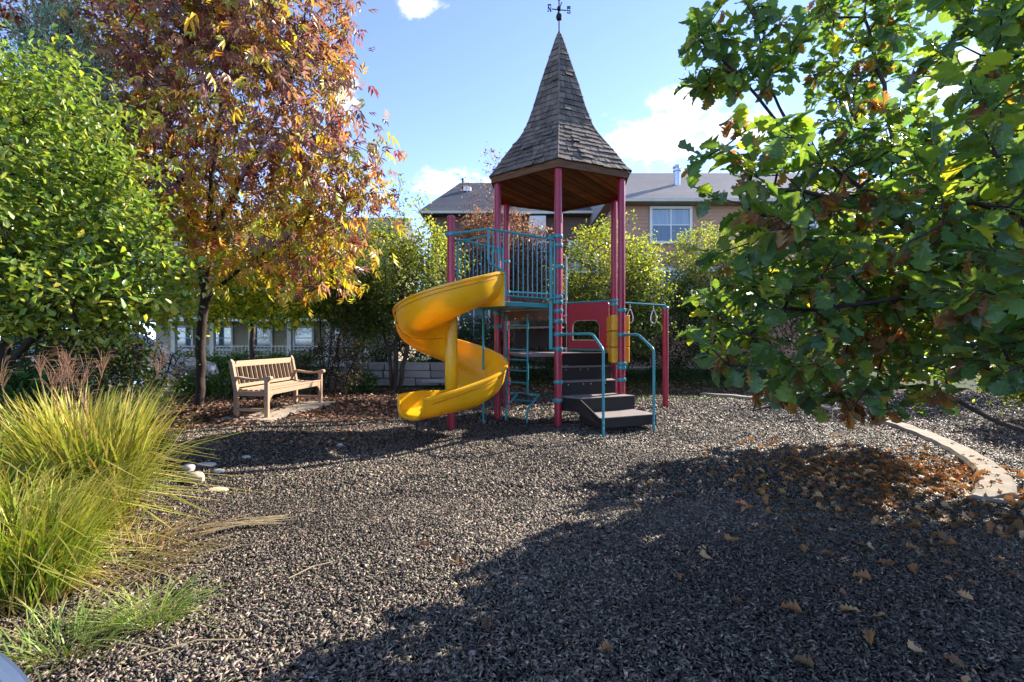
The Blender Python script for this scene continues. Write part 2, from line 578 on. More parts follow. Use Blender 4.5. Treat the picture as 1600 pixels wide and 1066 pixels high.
# curved kerb on the right, sunk in the mulch at its near end
kp = [(4.9, 12.2), (5.6, 11.5), (6.2, 10.4), (6.45, 9.2), (6.35, 8.0), (6.05, 7.0), (5.68, 6.1), (5.25, 5.3), (4.85, 4.75), (4.45, 4.35), (4.12, 4.08)]
kp = [Vector((p[0], p[1], 0)) for p in kp]
cr = []
for i in range(len(kp) - 1):
    p0, p1, p2, p3 = kp[max(i - 1, 0)], kp[i], kp[i + 1], kp[min(i + 2, len(kp) - 1)]
    for k in range(6):
        t = k / 6
        cr.append(0.5 * ((2 * p1) + (p2 - p0) * t + (2 * p0 - 5 * p1 + 4 * p2 - p3) * t * t + (3 * p1 - p0 - 3 * p2 + p3) * t ** 3))
cr.append(kp[-1])
prof = [(-0.14, -0.1), (-0.135, 0.035), (-0.105, 0.068), (0.105, 0.068), (0.135, 0.035), (0.14, -0.1)]
vs, fs = [], []
for i, p in enumerate(cr):
    t = (cr[min(i + 1, len(cr) - 1)] - cr[max(i - 1, 0)]).normalized()
    nrm = Vector((t.y, -t.x, 0))
    for (a, z) in prof:
        zz = z if z < 0 else z - 0.030 * max(0, (i - len(cr) + 8) / 8) + 0.006 * math.sin(i * 1.7)
        q = p + nrm * a
        vs.append((q.x, q.y, zz + 0.0))
m = len(prof)
for i in range(len(cr) - 1):
    for k in range(m - 1):
        fs.append((i * m + k, i * m + k + 1, (i + 1) * m + k + 1, (i + 1) * m + k))
fs += [tuple(range(m - 1, -1, -1)), tuple(range((len(cr) - 1) * m, len(cr) * m))]
tag(MB().add(vs, fs).build('curved_kerb', 'kerb_concrete', None, True), 'curved concrete kerb edging the playground at the right', kind='structure')

# ------------------------------------------------------------------ stamping of many small faces
def frames(A, Nn):
    A = A / np.linalg.norm(A, axis=1, keepdims=True)
    B = np.cross(Nn, A)
    B /= np.linalg.norm(B, axis=1, keepdims=True) + 1e-9
    C = np.cross(A, B)
    return A, B, C

def stamp(T, TF, P, A, Nn, Ln, Wd, tint, shade=None):
    """copies template T (k,3: along, across, up) to every point; returns V, F, tint per vertex, leafco"""
    A, B, C = frames(A, Nn)
    n, k = len(P), len(T)
    Ln, Wd = np.broadcast_to(Ln, n), np.broadcast_to(Wd, n)
    V = P[:, None] + A[:, None] * (T[None, :, 0, None] * Ln[:, None, None]) + B[:, None] * (T[None, :, 1, None] * Wd[:, None, None]) + C[:, None] * (T[None, :, 2, None] * Ln[:, None, None])
    F = (TF[None] + (np.arange(n) * k)[:, None, None]).reshape(-1, TF.shape[1])
    tn = np.repeat(tint, k, 0)
    co = np.tile(T, (n, 1))
    return V.reshape(-1, 3), F, tn, co

def randunit(n):
    v = rng.normal(size=(n, 3))
    return v / np.linalg.norm(v, axis=1, keepdims=True)

LEAF4 = (np.array([[0, 0, 0], [.45, .5, .08], [1, 0, -.06], [.45, -.5, .08]]), np.array([[0, 2, 1], [0, 3, 2]]))
LEAF7 = (np.array([[0, 0, 0], [.6, 0, -.04], [1, 0, -.1], [.35, .32, .05], [.75, .5, .04], [.35, -.32, .05], [.75, -.5, .04]]),
         np.array([[0, 1, 3], [3, 1, 4], [4, 1, 2], [0, 5, 1], [5, 6, 1], [6, 2, 1]]))
NEEDLE = (np.array([[0, 0, 0], [.5, .5, .05], [1, 0, 0], [.5, -.5, .05]]), np.array([[0, 2, 1], [0, 3, 2]]))

def oak_template(curl=0.16, lob=1.0, seed=0, cup=.16, twist=.0):
    rs_ = random.Random(seed)
    st = [(0, .010), (.10, .022), (.20, .15), (.27, .23), (.34, .12), (.44, .34), (.51, .19), (.62, .45), (.70, .27), (.80, .42), (.88, .28), (.95, .20), (1.0, 0.02)]
    V, F = [], []
    bend = rs_.uniform(-.10, .10)
    for x, w in st:
        base = .44 * x * (1.1 - x)
        zc = -curl * x * x
        yc = bend * x * x
        row = [(x, yc, zc)]
        for sg in (1, -1):
            ww = max(.006, base + (w - base) * lob * rs_.uniform(.8, 1.2)) * rs_.uniform(.85, 1.12)
            row.append((x + rs_.uniform(-.025, .035), yc + sg * ww, zc + cup * ww + .035 * math.sin(x * 19 + seed + sg) + twist * sg * x * ww))
        V += row
    for i in range(len(st) - 1):
        a, b = i * 3, i * 3 + 3
        F += [(a, b, b + 1), (a, b + 1, a + 1), (a, a + 2, b + 2), (a, b + 2, b)]
    return np.array(V, float), np.array(F)
OAKS = [oak_template(.14, 1.0, 1, .16), oak_template(.36, .9, 2, .34, .3), oak_template(.02, 1.1, 3, .05, -.3), oak_template(.26, 1.0, 4, -.12, .4), oak_template(-.12, .85, 5, .28, -.5), oak_template(.45, 1.05, 6, .45)]
DEADS = [oak_template(.55, .95, 7, .75, .6), oak_template(-.35, 1.0, 8, .6, -.7), oak_template(.20, .9, 9, .95, .3)]

def ash_template():
    V, F = [], []
    for (x0, side, L0) in [(.25, 1, .50), (.25, -1, .50), (.52, 1, .52), (.52, -1, .52), (.60, 0, .56)]:
        ang = side * 0.85
        d = np.array([math.cos(ang), math.sin(ang)])
        e = np.array([-d[1], d[0]])
        b = len(V)
        for t, w, z in [(0, 0, 0), (.45, .19, .03), (1, 0, -.16), (.45, -.19, .03)]:
            p = np.array([x0, 0]) + d * L0 * t + e * L0 * w
            V.append((p[0], p[1], z - .22 * p[0] ** 2 - .10 * abs(side) * t))
        F += [(b, b + 2, b + 1), (b, b + 3, b + 2)]
    return np.array(V), np.array(F)
ASH = ash_template()

def pick(cols, n, w=None, var=0.22):
    cols = np.array(cols, float)
    i = rng.choice(len(cols), n, p=None if w is None else np.array(w) / np.sum(w))
    return cols[i] * (1 + var * rng.normal(size=(n, 1)).clip(-2, 2)) * (1 + .08 * rng.normal(size=(n, 3)).clip(-2, 2))

# ------------------------------------------------------------------ rubber chips, leaf mulch, fallen leaves
CHIP = (np.array([[-.5, 0, 0], [.5, .12, .03], [-.1, .5, .1], [.08, -.42, .16]]), np.array([[0, 1, 2], [0, 3, 1], [1, 3, 2], [2, 3, 0]]))

def scatter(n, y0, y1, power=1.0, half=1.12, xa=None, xb=None):
    y = (y0 ** power + (y1 ** power - y0 ** power) * rng.random(n)) ** (1 / power)
    x = rng.uniform(-half, half, n) * (y + .4) if xa is None else rng.uniform(xa, xb, n)
    return x, y

def chips(n, y0, y1, power, size):
    x, y = scatter(n, y0, y1, power)
    rub, _, _ = zone(x, y)
    k = rng.random(n) < rub
    x, y = x[k], y[k]
    n = len(x)
    s = size * np.exp((rng.normal(size=n) * .27).clip(-.6, .5)) * (1 + .03 * np.maximum(y - 3, 0))
    P = np.stack([x, y, ground_h(x, y) + rng.uniform(.000, .014, n)], 1)
    A = randunit(n)
    A[:, 2] = A[:, 2] * .6
    Nn = randunit(n) * .8 + np.array([0, 0, 1])
    c = pick([(.140, .110, .080), (.058, .047, .036), (.235, .188, .138), (.30, .23, .155), (.42, .335, .24)], n, [26, 30, 26, 11, 7], .22)
    c = c * (.72 + .56 * vnoise(x + 3, y + 7, 1.1) * (.7 + .6 * vnoise(x, y, .35)))[:, None]
    s = s * (.75 + .5 * vnoise(x + 11, y + 2, .8))
    return stamp(*CHIP, P, A, Nn, s, s * rng.uniform(.16, .46, n), c)

def join(parts):
    V, F, T, C, b = [], [], [], [], 0
    for v, f, t, c in parts:
        V.append(v); F.append(f + b); T.append(t); C.append(c); b += len(v)
    return np.concatenate(V), np.concatenate(F), np.concatenate(T), np.concatenate(C)

v, f, t, c = join([chips(190000, 1.55, 4.2, 2.0, .033), chips(150000, 4.2, 8.0, 1.5, .040), chips(60000, 8.0, 13.2, 1.3, .052)])
tag(mk('rubber_mulch', v, f, 'chips', None, False, t), 'loose dark shredded rubber mulch covering the playground', 'mulch', kind='stuff')

def litter(n, xa, xb, y0, y1, size, cols, w=None, need=1, dens=None):
    x, y = scatter(n, y0, y1, 1.0, xa=xa, xb=xb)
    z3 = zone(x, y)
    k = rng.random(n) < (z3[need] if need is not None else 1)
    k &= ~((x > -4.2) & (x < -3.74) & (y > 7.5) & (y < 9.8) & (rng.random(n) < .93))
    if dens is not None:
        k &= rng.random(n) < dens(x, y)
    x, y = x[k], y[k]
    n = len(x)
    P = np.stack([x, y, ground_h(x, y) + rng.uniform(.004, .03, n)], 1)
    A = randunit(n); A[:, 2] *= .35
    Nn = randunit(n) * .55 + np.array([0, 0, 1])
    s = size * np.exp(rng.normal(size=n) * .3)
    return stamp(*LEAF4, P, A, Nn, s, s * rng.uniform(.4, .8, n), pick(cols, n, w, .25))
BROWNS = [(.20, .105, .062), (.13, .066, .040), (.30, .17, .10), (.075, .045, .032), (.38, .25, .16), (.30, .12, .035)]
v, f, t, c = join([litter(46000, -8.5, 0.5, 3.0, 13.6, .062, BROWNS, [5, 5, 4, 4, 2, 1]),
                   litter(9000, -3.8, -1.2, 6.2, 11.0, .06, BROWNS, [4, 4, 3, 3, 2, 2], None, lambda x, y: .35 * sm(-1.0, -3.2, x)),
                   litter(9000, 0.0, 9.0, 11.4, 15.0, .065, BROWNS, None, None, lambda x, y: .75 * sm(11.6, 13.4, y)),
                   litter(3000, 5.2, 9.0, 3.5, 9.0, .055, BROWNS, None, None, lambda x, y: .6 * (x > 4.9 + .25 * (y - 4.5)))])
tag(mk('leaf_litter', v, f, 'litter', None, False, t), 'brown leaf and bark litter under the bench and trees', 'leaf litter', kind='stuff')

def oak_fall(n, cx, cy, sx, sy):
    x, y = rng.normal(cx, sx, n), rng.normal(cy, sy, n)
    k = (y > 1.7) & (y < 9) & (x > -1.6) & (x < 6.5)
    return x[k], y[k]
FALLCOL = [(.34, .165, .062), (.24, .105, .040), (.42, .25, .12), (.15, .075, .036), (.40, .17, .035)]
xs, ys = [np.concatenate(a) for a in zip(oak_fall(1100, 4.1, 4.9, .65, .60), oak_fall(520, 3.5, 4.3, .9, .9), oak_fall(90, 2.4, 3.2, 1.2, 1.1))]
_c = np.array([(p.x, p.y) for p in cr])
_d = np.min(np.linalg.norm(np.stack([xs, ys], 1)[:, None] - _c[None], axis=2), axis=1)
_k = (_d > .15) | (rng.random(len(xs)) < .22)
xs, ys = xs[_k], ys[_k]
order = np.argsort(ys)
near_id = [i for i in order if ys[i] > 1.75 and abs(xs[i] / ys[i]) < 1.1][:170]
rest = np.setdiff1d(np.arange(len(xs)), near_id)
def fall_frames(ids):
    n = len(ids)
    P = np.stack([xs[ids], ys[ids], ground_h(xs[ids], ys[ids]) + rng.uniform(.016, .034, n)], 1)
    cxy_ = np.array([(p.x, p.y) for p in cr])
    dk_ = np.min(np.linalg.norm(P[:, None, :2] - cxy_[None], axis=2), axis=1)
    P[:, 2] = np.where(dk_ < .145, np.maximum(P[:, 2], .078), P[:, 2])
    A = randunit(n); A[:, 2] *= .22
    Nn = randunit(n) * .42 + np.array([0, 0, 1]); Nn[rng.random(n) < .4] *= 1
    Ln = rng.uniform(.045, .115, n)
    return P, A, Nn, Ln
P, A, Nn, Ln = fall_frames(rest)
tn = pick(FALLCOL, len(rest), [4, 3, 2, 3, 2])
v, f, t, c = stamp(*DEADS[0], P, A, Nn, Ln, Ln * .72, tn)
tag(mk('fallen_oak_leaves', v, f, 'dead_leaf', None, False, t, c), 'drift of orange brown oak leaves along the curved kerb', 'fallen leaves', kind='stuff')
FM = []
for T, TF in DEADS:
    for col in FALLCOL[:4]:
        me_o = mk('fallen_leaf', T, TF, 'dead_leaf', None, False, np.tile(np.array(col), (len(T), 1)), T)
        FM.append(me_o.data)
        bpy.data.objects.remove(me_o, do_unlink=True)
P, A, Nn, Ln = fall_frames(np.array(near_id))
A_, B_, C_ = frames(A, Nn)
for i in range(len(near_id)):
    o = bpy.data.objects.new('fallen_leaf', FM[rng.integers(len(FM))])
    COL.objects.link(o)
    m = Matrix((A_[i] * Ln[i], B_[i] * Ln[i] * .72, C_[i] * Ln[i])).transposed().to_4x4()
    m.translation = P[i]
    o.matrix_world = m
    tag(o, 'single dry brown oak leaf lying loose on the dark mulch', 'leaf', 'fallen oak leaves scattered on the mulch')

# pale stones by the ornamental grass
def pebble(name, x, y, size, mat, label, seed, group='loose stones on the mulch'):
    rs = np.random.default_rng(seed)
    nu, nv = 14, 9
    vs, fs = [], []
    f1, f2 = rs.uniform(0, 6, 2)
    for j in range(nv):
        th = math.pi * (j + .0) / (nv - 1)
        for i in range(nu):
            ph = 2 * math.pi * i / nu
            k = 1 + .10 * math.sin(2 * ph + f1) + .07 * math.sin(3 * ph + f2 + th * 2)
            k *= 1 + .04 * rs.normal()
            st = abs(math.sin(th)) ** .75
            vs.append((x + size[0] * st * math.cos(ph) * k, y + size[1] * st * math.sin(ph) * k, gh(x, y) + size[2] * (.72 - math.copysign(abs(math.cos(th)) ** .8, -math.cos(th)) * -1.0)))
    for j in range(nv - 1):
        for i in range(nu):
            a, b = j * nu + i, j * nu + (i + 1) % nu
            fs.append((a, a + nu, b + nu, b))
    o = MB().add(vs, fs).build(name, mat, None, True, origin=(x, y, gh(x, y)))
    tag(o, label, 'stone', group)
def P2(px, py, z=0.0):
    d = 738 * (1.4 - z) / (py - 533)
    return (px - 800) / 738 * d, d
for (px, py, sz, mat, lab, sd) in [
    (306, 758, (.085, .07, .055), 'sandstone', 'blocky tan sandstone chunk beside the tall grass', 1),
    (294, 745, (.06, .05, .045), 'pebble', 'rounded pale grey pebble behind the tan sandstone chunk', 2),
    (322, 735, (.10, .055, .025), 'pebble', 'long flat pale stone among the grass edge stones', 3),
    (341, 742, (.055, .04, .025), 'pebble', 'small flat pale stone right of the long one', 4),
    (384, 717, (.055, .045, .020), 'pebble', 'grey stone half buried in the shaded mulch', 5),
    (531, 690, (.042, .036, .026), 'pebble', 'lone white pebble between bench and slide', 6),
    (338, 765, (.10, .07, .012), 'sandstone', 'flat cream stone flake in front of the stones', 8)]:
    x, y = P2(px, py, .03)
    pebble('stone', x, y, sz, mat, lab, sd)

# ------------------------------------------------------------------ play structure
HC, HR, A0 = Vector((.907, 9.09, 0)), 1.273, -96.4
def hexv(k, r=HR, z=0.0):
    a = R(A0 + 60 * k)
    return Vector((HC.x + r * math.cos(a), HC.y + r * math.sin(a), z))
pF, pRF, pRB, pB, pLB, pLF = [hexv(k) for k in range(6)]
pSL = Vector((-.964, 7.49, 0))
pRING = Vector((3.29, 10.13, 0))
play = thing('play_structure', (HC.x, HC.y, 0), 'red and teal playground tower with shingled spire and yellow spiral slide', 'playground')
PR = .0635

def post(p, ztop, clamps, cap=False):
    o = MB().tube([(p.x, p.y, -.25), (p.x, p.y, ztop)], PR, 20).build('post', 'red_post', play, True)
    if cap:
        MB().lathe((p.x, p.y, ztop), [(PR + .004, -.03), (PR + .006, .0), (PR * .8, .022), (PR * .3, .034), (.003, .037)], 20).build('post_cap', 'red_post' if cap == 1 else 'teal', o, True)
    for i, z in enumerate(clamps):
        b = MB().lathe((p.x, p.y, z), [(PR + .001, -.032), (PR + .013, -.028), (PR + .017, -.012), (PR + .017, .012), (PR + .013, .028), (PR + .001, .032)], 20)
        a = R(-110 + 40 * ((i * 7) % 5 - 2))
        d = Vector((math.cos(a), math.sin(a), 0))
        q = p + d * (PR + .012)
        b.tube([(q.x, q.y, z), (q.x + d.x * .022, q.y + d.y * .022, z)], .020, 10)
        b.build('clamp', 'teal', o, True)
    return o
EAVE = 4.25
post(pF, EAVE + .05, [3.13, 2.98, 2.63, 2.13, 2.04, 1.90, 1.73, 1.51, 1.27, .72, .42])
post(pRF, EAVE + .05, [1.94, 1.51, 1.0, .93, .72])
post(pRB, EAVE + .05, [2.22, 2.14, 1.22])
post(pB, EAVE + .05, [2.22, 1.22, 2.44])
post(pLB, EAVE + .05, [3.05, 2.42, 1.95])
post(pLF, EAVE + .05, [3.03, 2.00, 1.90, 1.66])
post(pSL, 3.36, [3.09], 1)
post(pRING, 2.12, [], 2)

# roof: flared hexagonal spire
PROF = [(4.37, 1.405), (4.60, 1.245), (4.82, 1.09), (5.11, .86), (5.32, .715), (5.73, .555), (6.27, .385), (6.9, .165), (7.30, .03)]
pz = np.array([p[0] for p in PROF]); pr = np.array([p[1] for p in PROF])
seg = np.hypot(np.diff(pz), np.diff(pr))
ps = np.concatenate([[0], np.cumsum(seg)])
def prof_at(s):
    s = np.clip(s, 0, ps[-1])
    return float(np.interp(s, ps, pz)), float(np.interp(s, ps, pr))
b = MB()
rows = []
for k in range(60):
    z, r = prof_at(ps[-1] * k / 59)
    rows.append([hexv(i, max(r - .03, .01), z - .005) for i in range(6)])
vs = [v for row in rows for v in row]
fs = [(j * 6 + i, j * 6 + (i + 1) % 6, (j + 1) * 6 + (i + 1) % 6, (j + 1) * 6 + i) for j in range(59) for i in range(6)]
fs += [tuple(range(59 * 6, 60 * 6))]
roof = b.add(vs, fs).build('roof', 'roof_under', play)
NC = 25
dS = ps[-1] / NC
rest_b = MB()
rs = random.Random(3)
nsh = 0
for k in range(6):
    front = k in (0, 5)
    for c in range(NC):
        s0, s1 = c * dS - (.03 if c == 0 else 0), min((c + 1) * dS + dS * .30, ps[-1])
        z0, r0 = prof_at(s0); z1, r1 = prof_at(s1)
        if c == 0:
            z0, r0 = z0 - .012, r0 + .022
        a0, a1 = hexv(k, r0, z0), hexv(k + 1, r0, z0)
        b0, b1 = hexv(k, r1, z1), hexv(k + 1, r1, z1)
        nrm = (a1 - a0).cross(b0 - a0).normalized()
        W0 = (a1 - a0).length
        nsg = max(1, round(W0 / .135))
        cuts = [0.0]
        for q in range(1, nsg):
            cuts.append((q + rs.uniform(-.28, .28)) / nsg)
        cuts.append(1.0)
        for q in range(nsg):
            g = .003 / max(W0, .05)
            u0, u1 = cuts[q] + (g if q else -.006), cuts[q + 1] - (g if q < nsg - 1 else -.006)
            dz = rs.uniform(-.010, .016)
            up = (b0 - a0).normalized()
            lift = .022 + rs.uniform(-.004, .010)
            if rs.random() < .05:
                lift += .02
                dz += rs.uniform(-.03, .03)
            tl = .004
            sk = rs.uniform(-.006, .006)
            A_0 = a0.lerp(a1, u0) + up * (dz + sk); A_1 = a0.lerp(a1, u1) + up * (dz - sk)
            B_0 = b0.lerp(b1, u0); B_1 = b0.lerp(b1, u1)
            th = .014
            vv = [A_0 + nrm * (lift - th), A_1 + nrm * (lift - th), B_1 + nrm * (tl - .006), B_0 + nrm * (tl - .006),
                  A_0 + nrm * lift, A_1 + nrm * lift, B_1 + nrm * tl, B_0 + nrm * tl]
            ff = [(0, 3, 2, 1), (4, 5, 6, 7), (0, 1, 5, 4), (1, 2, 6, 5), (2, 3, 7, 6), (3, 0, 4, 7)]
            if front and nsh < 300:
                MB().add(vv, ff).build('shingle', 'shingle', roof)
                nsh += 1
            else:
                rest_b.add(vv, ff)
tag(rest_b.build('shingle', 'shingle', roof), kind='stuff')
for k in range(6):     # hip caps, dark joint line down each ridge
    pts = [hexv(k, prof_at(ps[-1] * i / 24)[1] + .006, prof_at(ps[-1] * i / 24)[0] + .004) for i in range(25)]
    MB().tube(pts, [.016] * 24 + [.008], 6).build('hip_cap', 'shingle', roof)
    a, c = hexv(k, 1.40), hexv(k + 1, 1.40)
    a2, c2 = hexv(k, 1.345), hexv(k + 1, 1.345)
    MB().add([(a.x, a.y, EAVE), (c.x, c.y, EAVE), (c2.x, c2.y, EAVE), (a2.x, a2.y, EAVE), (a.x, a.y, EAVE + .125), (c.x, c.y, EAVE + .125), (c2.x, c2.y, EAVE + .125), (a2.x, a2.y, EAVE + .125)],
             [(3, 2, 1, 0), (4, 5, 6, 7), (0, 1, 5, 4), (1, 2, 6, 5), (2, 3, 7, 6), (3, 0, 4, 7)]).build('fascia', 'fascia', roof)
# soffit planks, cut to the hexagon
ang = R(53.6)
pd, pe = Vector((math.cos(ang), math.sin(ang), 0)), Vector((-math.sin(ang), math.cos(ang), 0))
hexpoly = [(hexv(k, 1.342) - HC) for k in range(6)]
hl = [((p.dot(pd)), (p.dot(pe))) for p in hexpoly]
def chord(e):
    xs_ = []
    for i in range(6):
        (x1, y1), (x2, y2) = hl[i], hl[(i + 1) % 6]
        if (y1 - e) * (y2 - e) < 0:
            xs_.append(x1 + (x2 - x1) * (e - y1) / (y2 - y1))
    return (min(xs_), max(xs_)) if len(xs_) >= 2 else None
w = .132
for i in range(-11, 11):
    e0, e1 = i * w + .006, (i + 1) * w - .006
    c0, c1 = chord(e0), chord(e1)
    if not c0 and not c1:
        continue
    c0, c1 = c0 or c1, c1 or c0
    if c0 == c1:
        continue
    zj = EAVE + .035 + .004 * ((i * 5) % 3)
    q = [HC + pd * c0[0] + pe * e0, HC + pd * c0[1] + pe * e0, HC + pd * c1[1] + pe * e1, HC + pd * c1[0] + pe * e1]
    MB().prism([(v.x, v.y) for v in q], zj, zj + .02).build('plank', 'plank', roof)

# weathervane with N and S
vane = MB().tube([(HC.x, HC.y, 7.24), (HC.x, HC.y, 8.25)], .013, 8).lathe((HC.x, HC.y, 7.635), [(.012, -.07), (.05, -.045), (.062, 0), (.05, .045), (.015, .07)], 14)
vane.lathe((HC.x, HC.y, 7.795), [(.012, -.05), (.036, -.03), (.040, 0), (.036, .03), (.012, .05)], 12).lathe((HC.x, HC.y, 7.985), [(.012, -.04), (.028, -.015), (.028, .015), (.012, .04)], 12)
vane.lathe((HC.x, HC.y, 7.30), [(.055, -.10), (.035, -.02), (.016, .06)], 10)
vane = vane.build('weathervane', 'iron', play, True)
ax = Vector((math.cos(R(8)), math.sin(R(8)), 0)); ay_ = Vector((-ax.y, ax.x, 0))
VZ = 7.775
for d, l in ((ax, .145), (-ax, .145), (ay_, .20), (-ay_, .20)):
    MB().tube([HC + Vector((0, 0, VZ)), HC + d * l + Vector((0, 0, VZ))], .010, 6).build('arm', 'iron', vane)
def letter(ch, c):
    b = MB()
    h, wd, s, t = .10, .07, .016, .012
    def bar(x0, z0, x1, z1, sw=s):
        p, q = c + ax * x0 + Vector((0, 0, z0)), c + ax * x1 + Vector((0, 0, z1))
        b.span(p, q, t, sw)
    if ch == 'N':
        bar(-.026, -.05, -.026, .05); bar(.026, -.05, .026, .05); bar(-.026, .045, .026, -.045, .018)
        bar(-.040, -.05, -.012, -.05, .010); bar(.012, -.05, .040, -.05, .010)
    else:
        bar(-.030, .045, .030, .045); bar(-.030, 0, .030, 0); bar(-.030, -.045, .030, -.045); bar(-.028, .045, -.028, 0); bar(.028, 0, .028, -.045)
        bar(.028, .045, .028, .028); bar(-.028, -.045, -.028, -.028)
    bar(-.035, .072, .035, .078, .022)
    b.build('letter', 'iron', vane)
letter('N', HC - ax * .19 + Vector((0, 0, VZ)))
letter('S', HC + ax * .19 + Vector((0, 0, VZ)))

# decks
inn = lambda p, f: HC + (p - HC) * f
dk = 1.17
low = [inn(pRF, .93), inn(pRB, .93), inn(pB, .93), inn(pLB, .93)]
U, Nn2 = Vector((.917, .400, 0)), Vector((-.400, .917, 0))
def S(u, v, z=0):
    q = pF + U * u + Nn2 * v
    return Vector((q.x, q.y, z))
def S2(u, v, z=0):
    q = pF + U * u
    return Vector((q.x, q.y + v, z))
poly = [S2(.17, .90), S2(1.20, .90), inn(pRB, .93), inn(pB, .93), inn(pLB, .93), S(-.25, .92)]
MB().prism([(p.x, p.y) for p in poly], dk - .06, dk).build('lower_deck', 'tread', play, bevel=.006)
P0, Q0 = Vector((-.17, 7.25, 0)), Vector((-.84, 7.45, 0))
poly = [pF + Vector((-.10, .02, 0)), P0, Q0, pLF + Vector((-.05, -.10, 0)), pLF + Vector((.12, .03, 0))]
deck = MB().prism([(p.x, p.y) for p in poly][::-1], 1.945, 2.015).build('upper_deck', 'teal', play, bevel=.008)

# stairs
sk = [S(.06, .10, .455), S(.235, -.29, .455), S(.235, -.86, .225), S(.235, -.86, .12), S(.235, -.40, .20), S(.15, -.10, .30), S(.06, .10, .36)]
sk2 = [q + U * .02 for q in sk]
n = len(sk)
stair = MB().add(sk + sk2, [tuple(range(n)), tuple(range(2 * n - 1, n - 1, -1))] + [(i, n + i, n + (i + 1) % n, (i + 1) % n) for i in range(n)]).build('stair', 'riser', play)
def step(poly, z, rise, bolts=None):
    o = MB().prism([(p.x, p.y) for p in poly], z - rise, z - .012).build('step', 'riser', stair, bevel=.008)
    MB().prism([(p.x, p.y) for p in poly], z - .012, z).build('tread', 'tread', o)
    if bolts:
        b = MB()
        for u in (.22, .52, .68, .98):
            q = S2(u, bolts, z - .05)
            b.tube([q, q - Nn2 * .008], .011, 8)
        b.build('bolt', 'bolt', o)
step([S(.24, -.89), S(1.29, -.89), S(1.29, -.27), S(.24, -.27)], .24, .165)
step([S(.28, -.30), S(1.33, -.30), S(1.20, .23), S(.07, .23), S(.07, .05)], .47, .235)
step([S2(.10, .20), S2(1.20, .20), S2(1.20, .56), S2(.12, .56)], .70, .245, .20)
step([S2(.14, .54), S2(1.20, .54), S2(1.20, .92), S2(.16, .92)], .935, .25, .54)
b = MB()
for u in (.2, .6, 1.0):
    q = S2(u + .1, .895, 1.11); b.tube([q, q - Nn2 * .008], .011, 8)
b.build('bolt', 'bolt', play)
MB().prism([(p.x, p.y) for p in (S2(.17, .88), S2(1.20, .88), S2(1.20, .897), S2(.17, .897))], .95, 1.165).build('kick_plate', 'riser', play)
for (base, top, g) in ((Vector((1.343, 6.95, 0)), Vector((1.235, 7.27, 0)), pF), (Vector((2.22, 7.40, 0)), Vector((2.085, 7.83, 0)), pRF)):
    pts = [(base.x, base.y, -.1), (base.x, base.y, 1.27), (top.x, top.y, 1.51), (g.x + .02, g.y - .03, 1.51)]
    hr = MB().tube(fillet(pts, .07), .021, 10).build('handrail', 'teal', play, True)
    b = MB()
    for z in (.12, .20):
        b.tube([(base.x, base.y - .019, z), (base.x, base.y - .027, z)], .012, 8)
    b.build('bolt', 'bolt', hr)

# risers between the two decks and the hanging plates
ed = (pF - pLF).normalized(); en = Vector((.593, .805, 0))
def E(a, b_, z):
    q = pLF + ed * a + en * b_
    return Vector((q.x, q.y, z))
elen = (pF - pLF).length
MB().span(E(.10, .05, 1.845), E(elen - .10, .05, 1.845), .03, .17).build('barrier_plate', 'board_brown', play, bevel=.004)
MB().span(E(.08, .42, 1.50), E(elen - .08, .42, 1.50), .03, .42).build('barrier_plate', 'riser', play, bevel=.004)
MB().prism([(q.x, q.y) for q in (E(.10, .07, 0), E(elen - .10, .07, 0), E(elen - .10, .44, 0), E(.10, .44, 0))], 1.62, 1.65).build('inner_step', 'tread', play)
b = MB()
for i in range(6):
    q = E(.2 + i * .175, .03, 1.80); b.tube([q, q - en * .01], .011, 8)
    q = E(.2 + i * .175, .40, 1.62); b.tube([q, q - en * .01], .011, 8)
b.build('bolt', 'bolt', play)

# guard panels with vertical bars
def guard(p0, p1, zt, zb, nb, jog=None, name='guard_rail'):
    """p0 outer end, p1 end at post"""
    p0, p1 = Vector(p0), Vector(p1)
    d = p1 - p0
    if jog:
        lo = p0 + d.normalized() * jog
        loop = [p1.to_3d() + Vector((0, 0, zb - .07)), p1 + Vector((0, 0, zt)), p0 + Vector((0, 0, zt)), p0 + Vector((0, 0, zt - .50)), lo + Vector((0, 0, zt - .62)), lo + Vector((0, 0, zb - .07))]
    else:
        loop = [p1 + Vector((0, 0, zb - .07)), p1 + Vector((0, 0, zt)), p0 + Vector((0, 0, zt)), p0 + Vector((0, 0, zb - .07))]
    o = MB().tube(fillet(loop, .06), .0185, 10).build(name, 'teal', play, True)
    s_ = (p0 + d.normalized() * jog) if jog else p0
    MB().tube([s_ + Vector((0, 0, zb)), p1 + Vector((0, 0, zb))], .013, 8).build('bottom_rail', 'teal', o, True)
    for i in range(nb):
        q = p0 + d * ((i + .9) / (nb + .8))
        zb_ = zb if not jog or (q - p0).length > jog else zt - .60
        MB().tube([q + Vector((0, 0, zb_)), q + Vector((0, 0, zt))], .0085, 6).build('bar', 'teal', o, True)
    return o
guard((-.352, 7.03, 0), (.70, 7.775, 0), 3.07, 2.09, 13, .305)
guard((-.887, 7.68, 0), (-.17, 8.47, 0), 3.05, 2.09, 11)
MB().tube(fillet([(pSL.x + .02, pSL.y - .03, 3.09), (-.352, 7.03, 3.07)], .05), .0185, 10).build('brace_bar', 'teal', play, True)
MB().tube(fillet([(pSL.x + .06, pSL.y + .1, 3.02), (-.70, 7.30, 2.96), (-.36, 7.06, 2.98)], .12), .015, 8).build('brace_bar', 'teal', play, True)
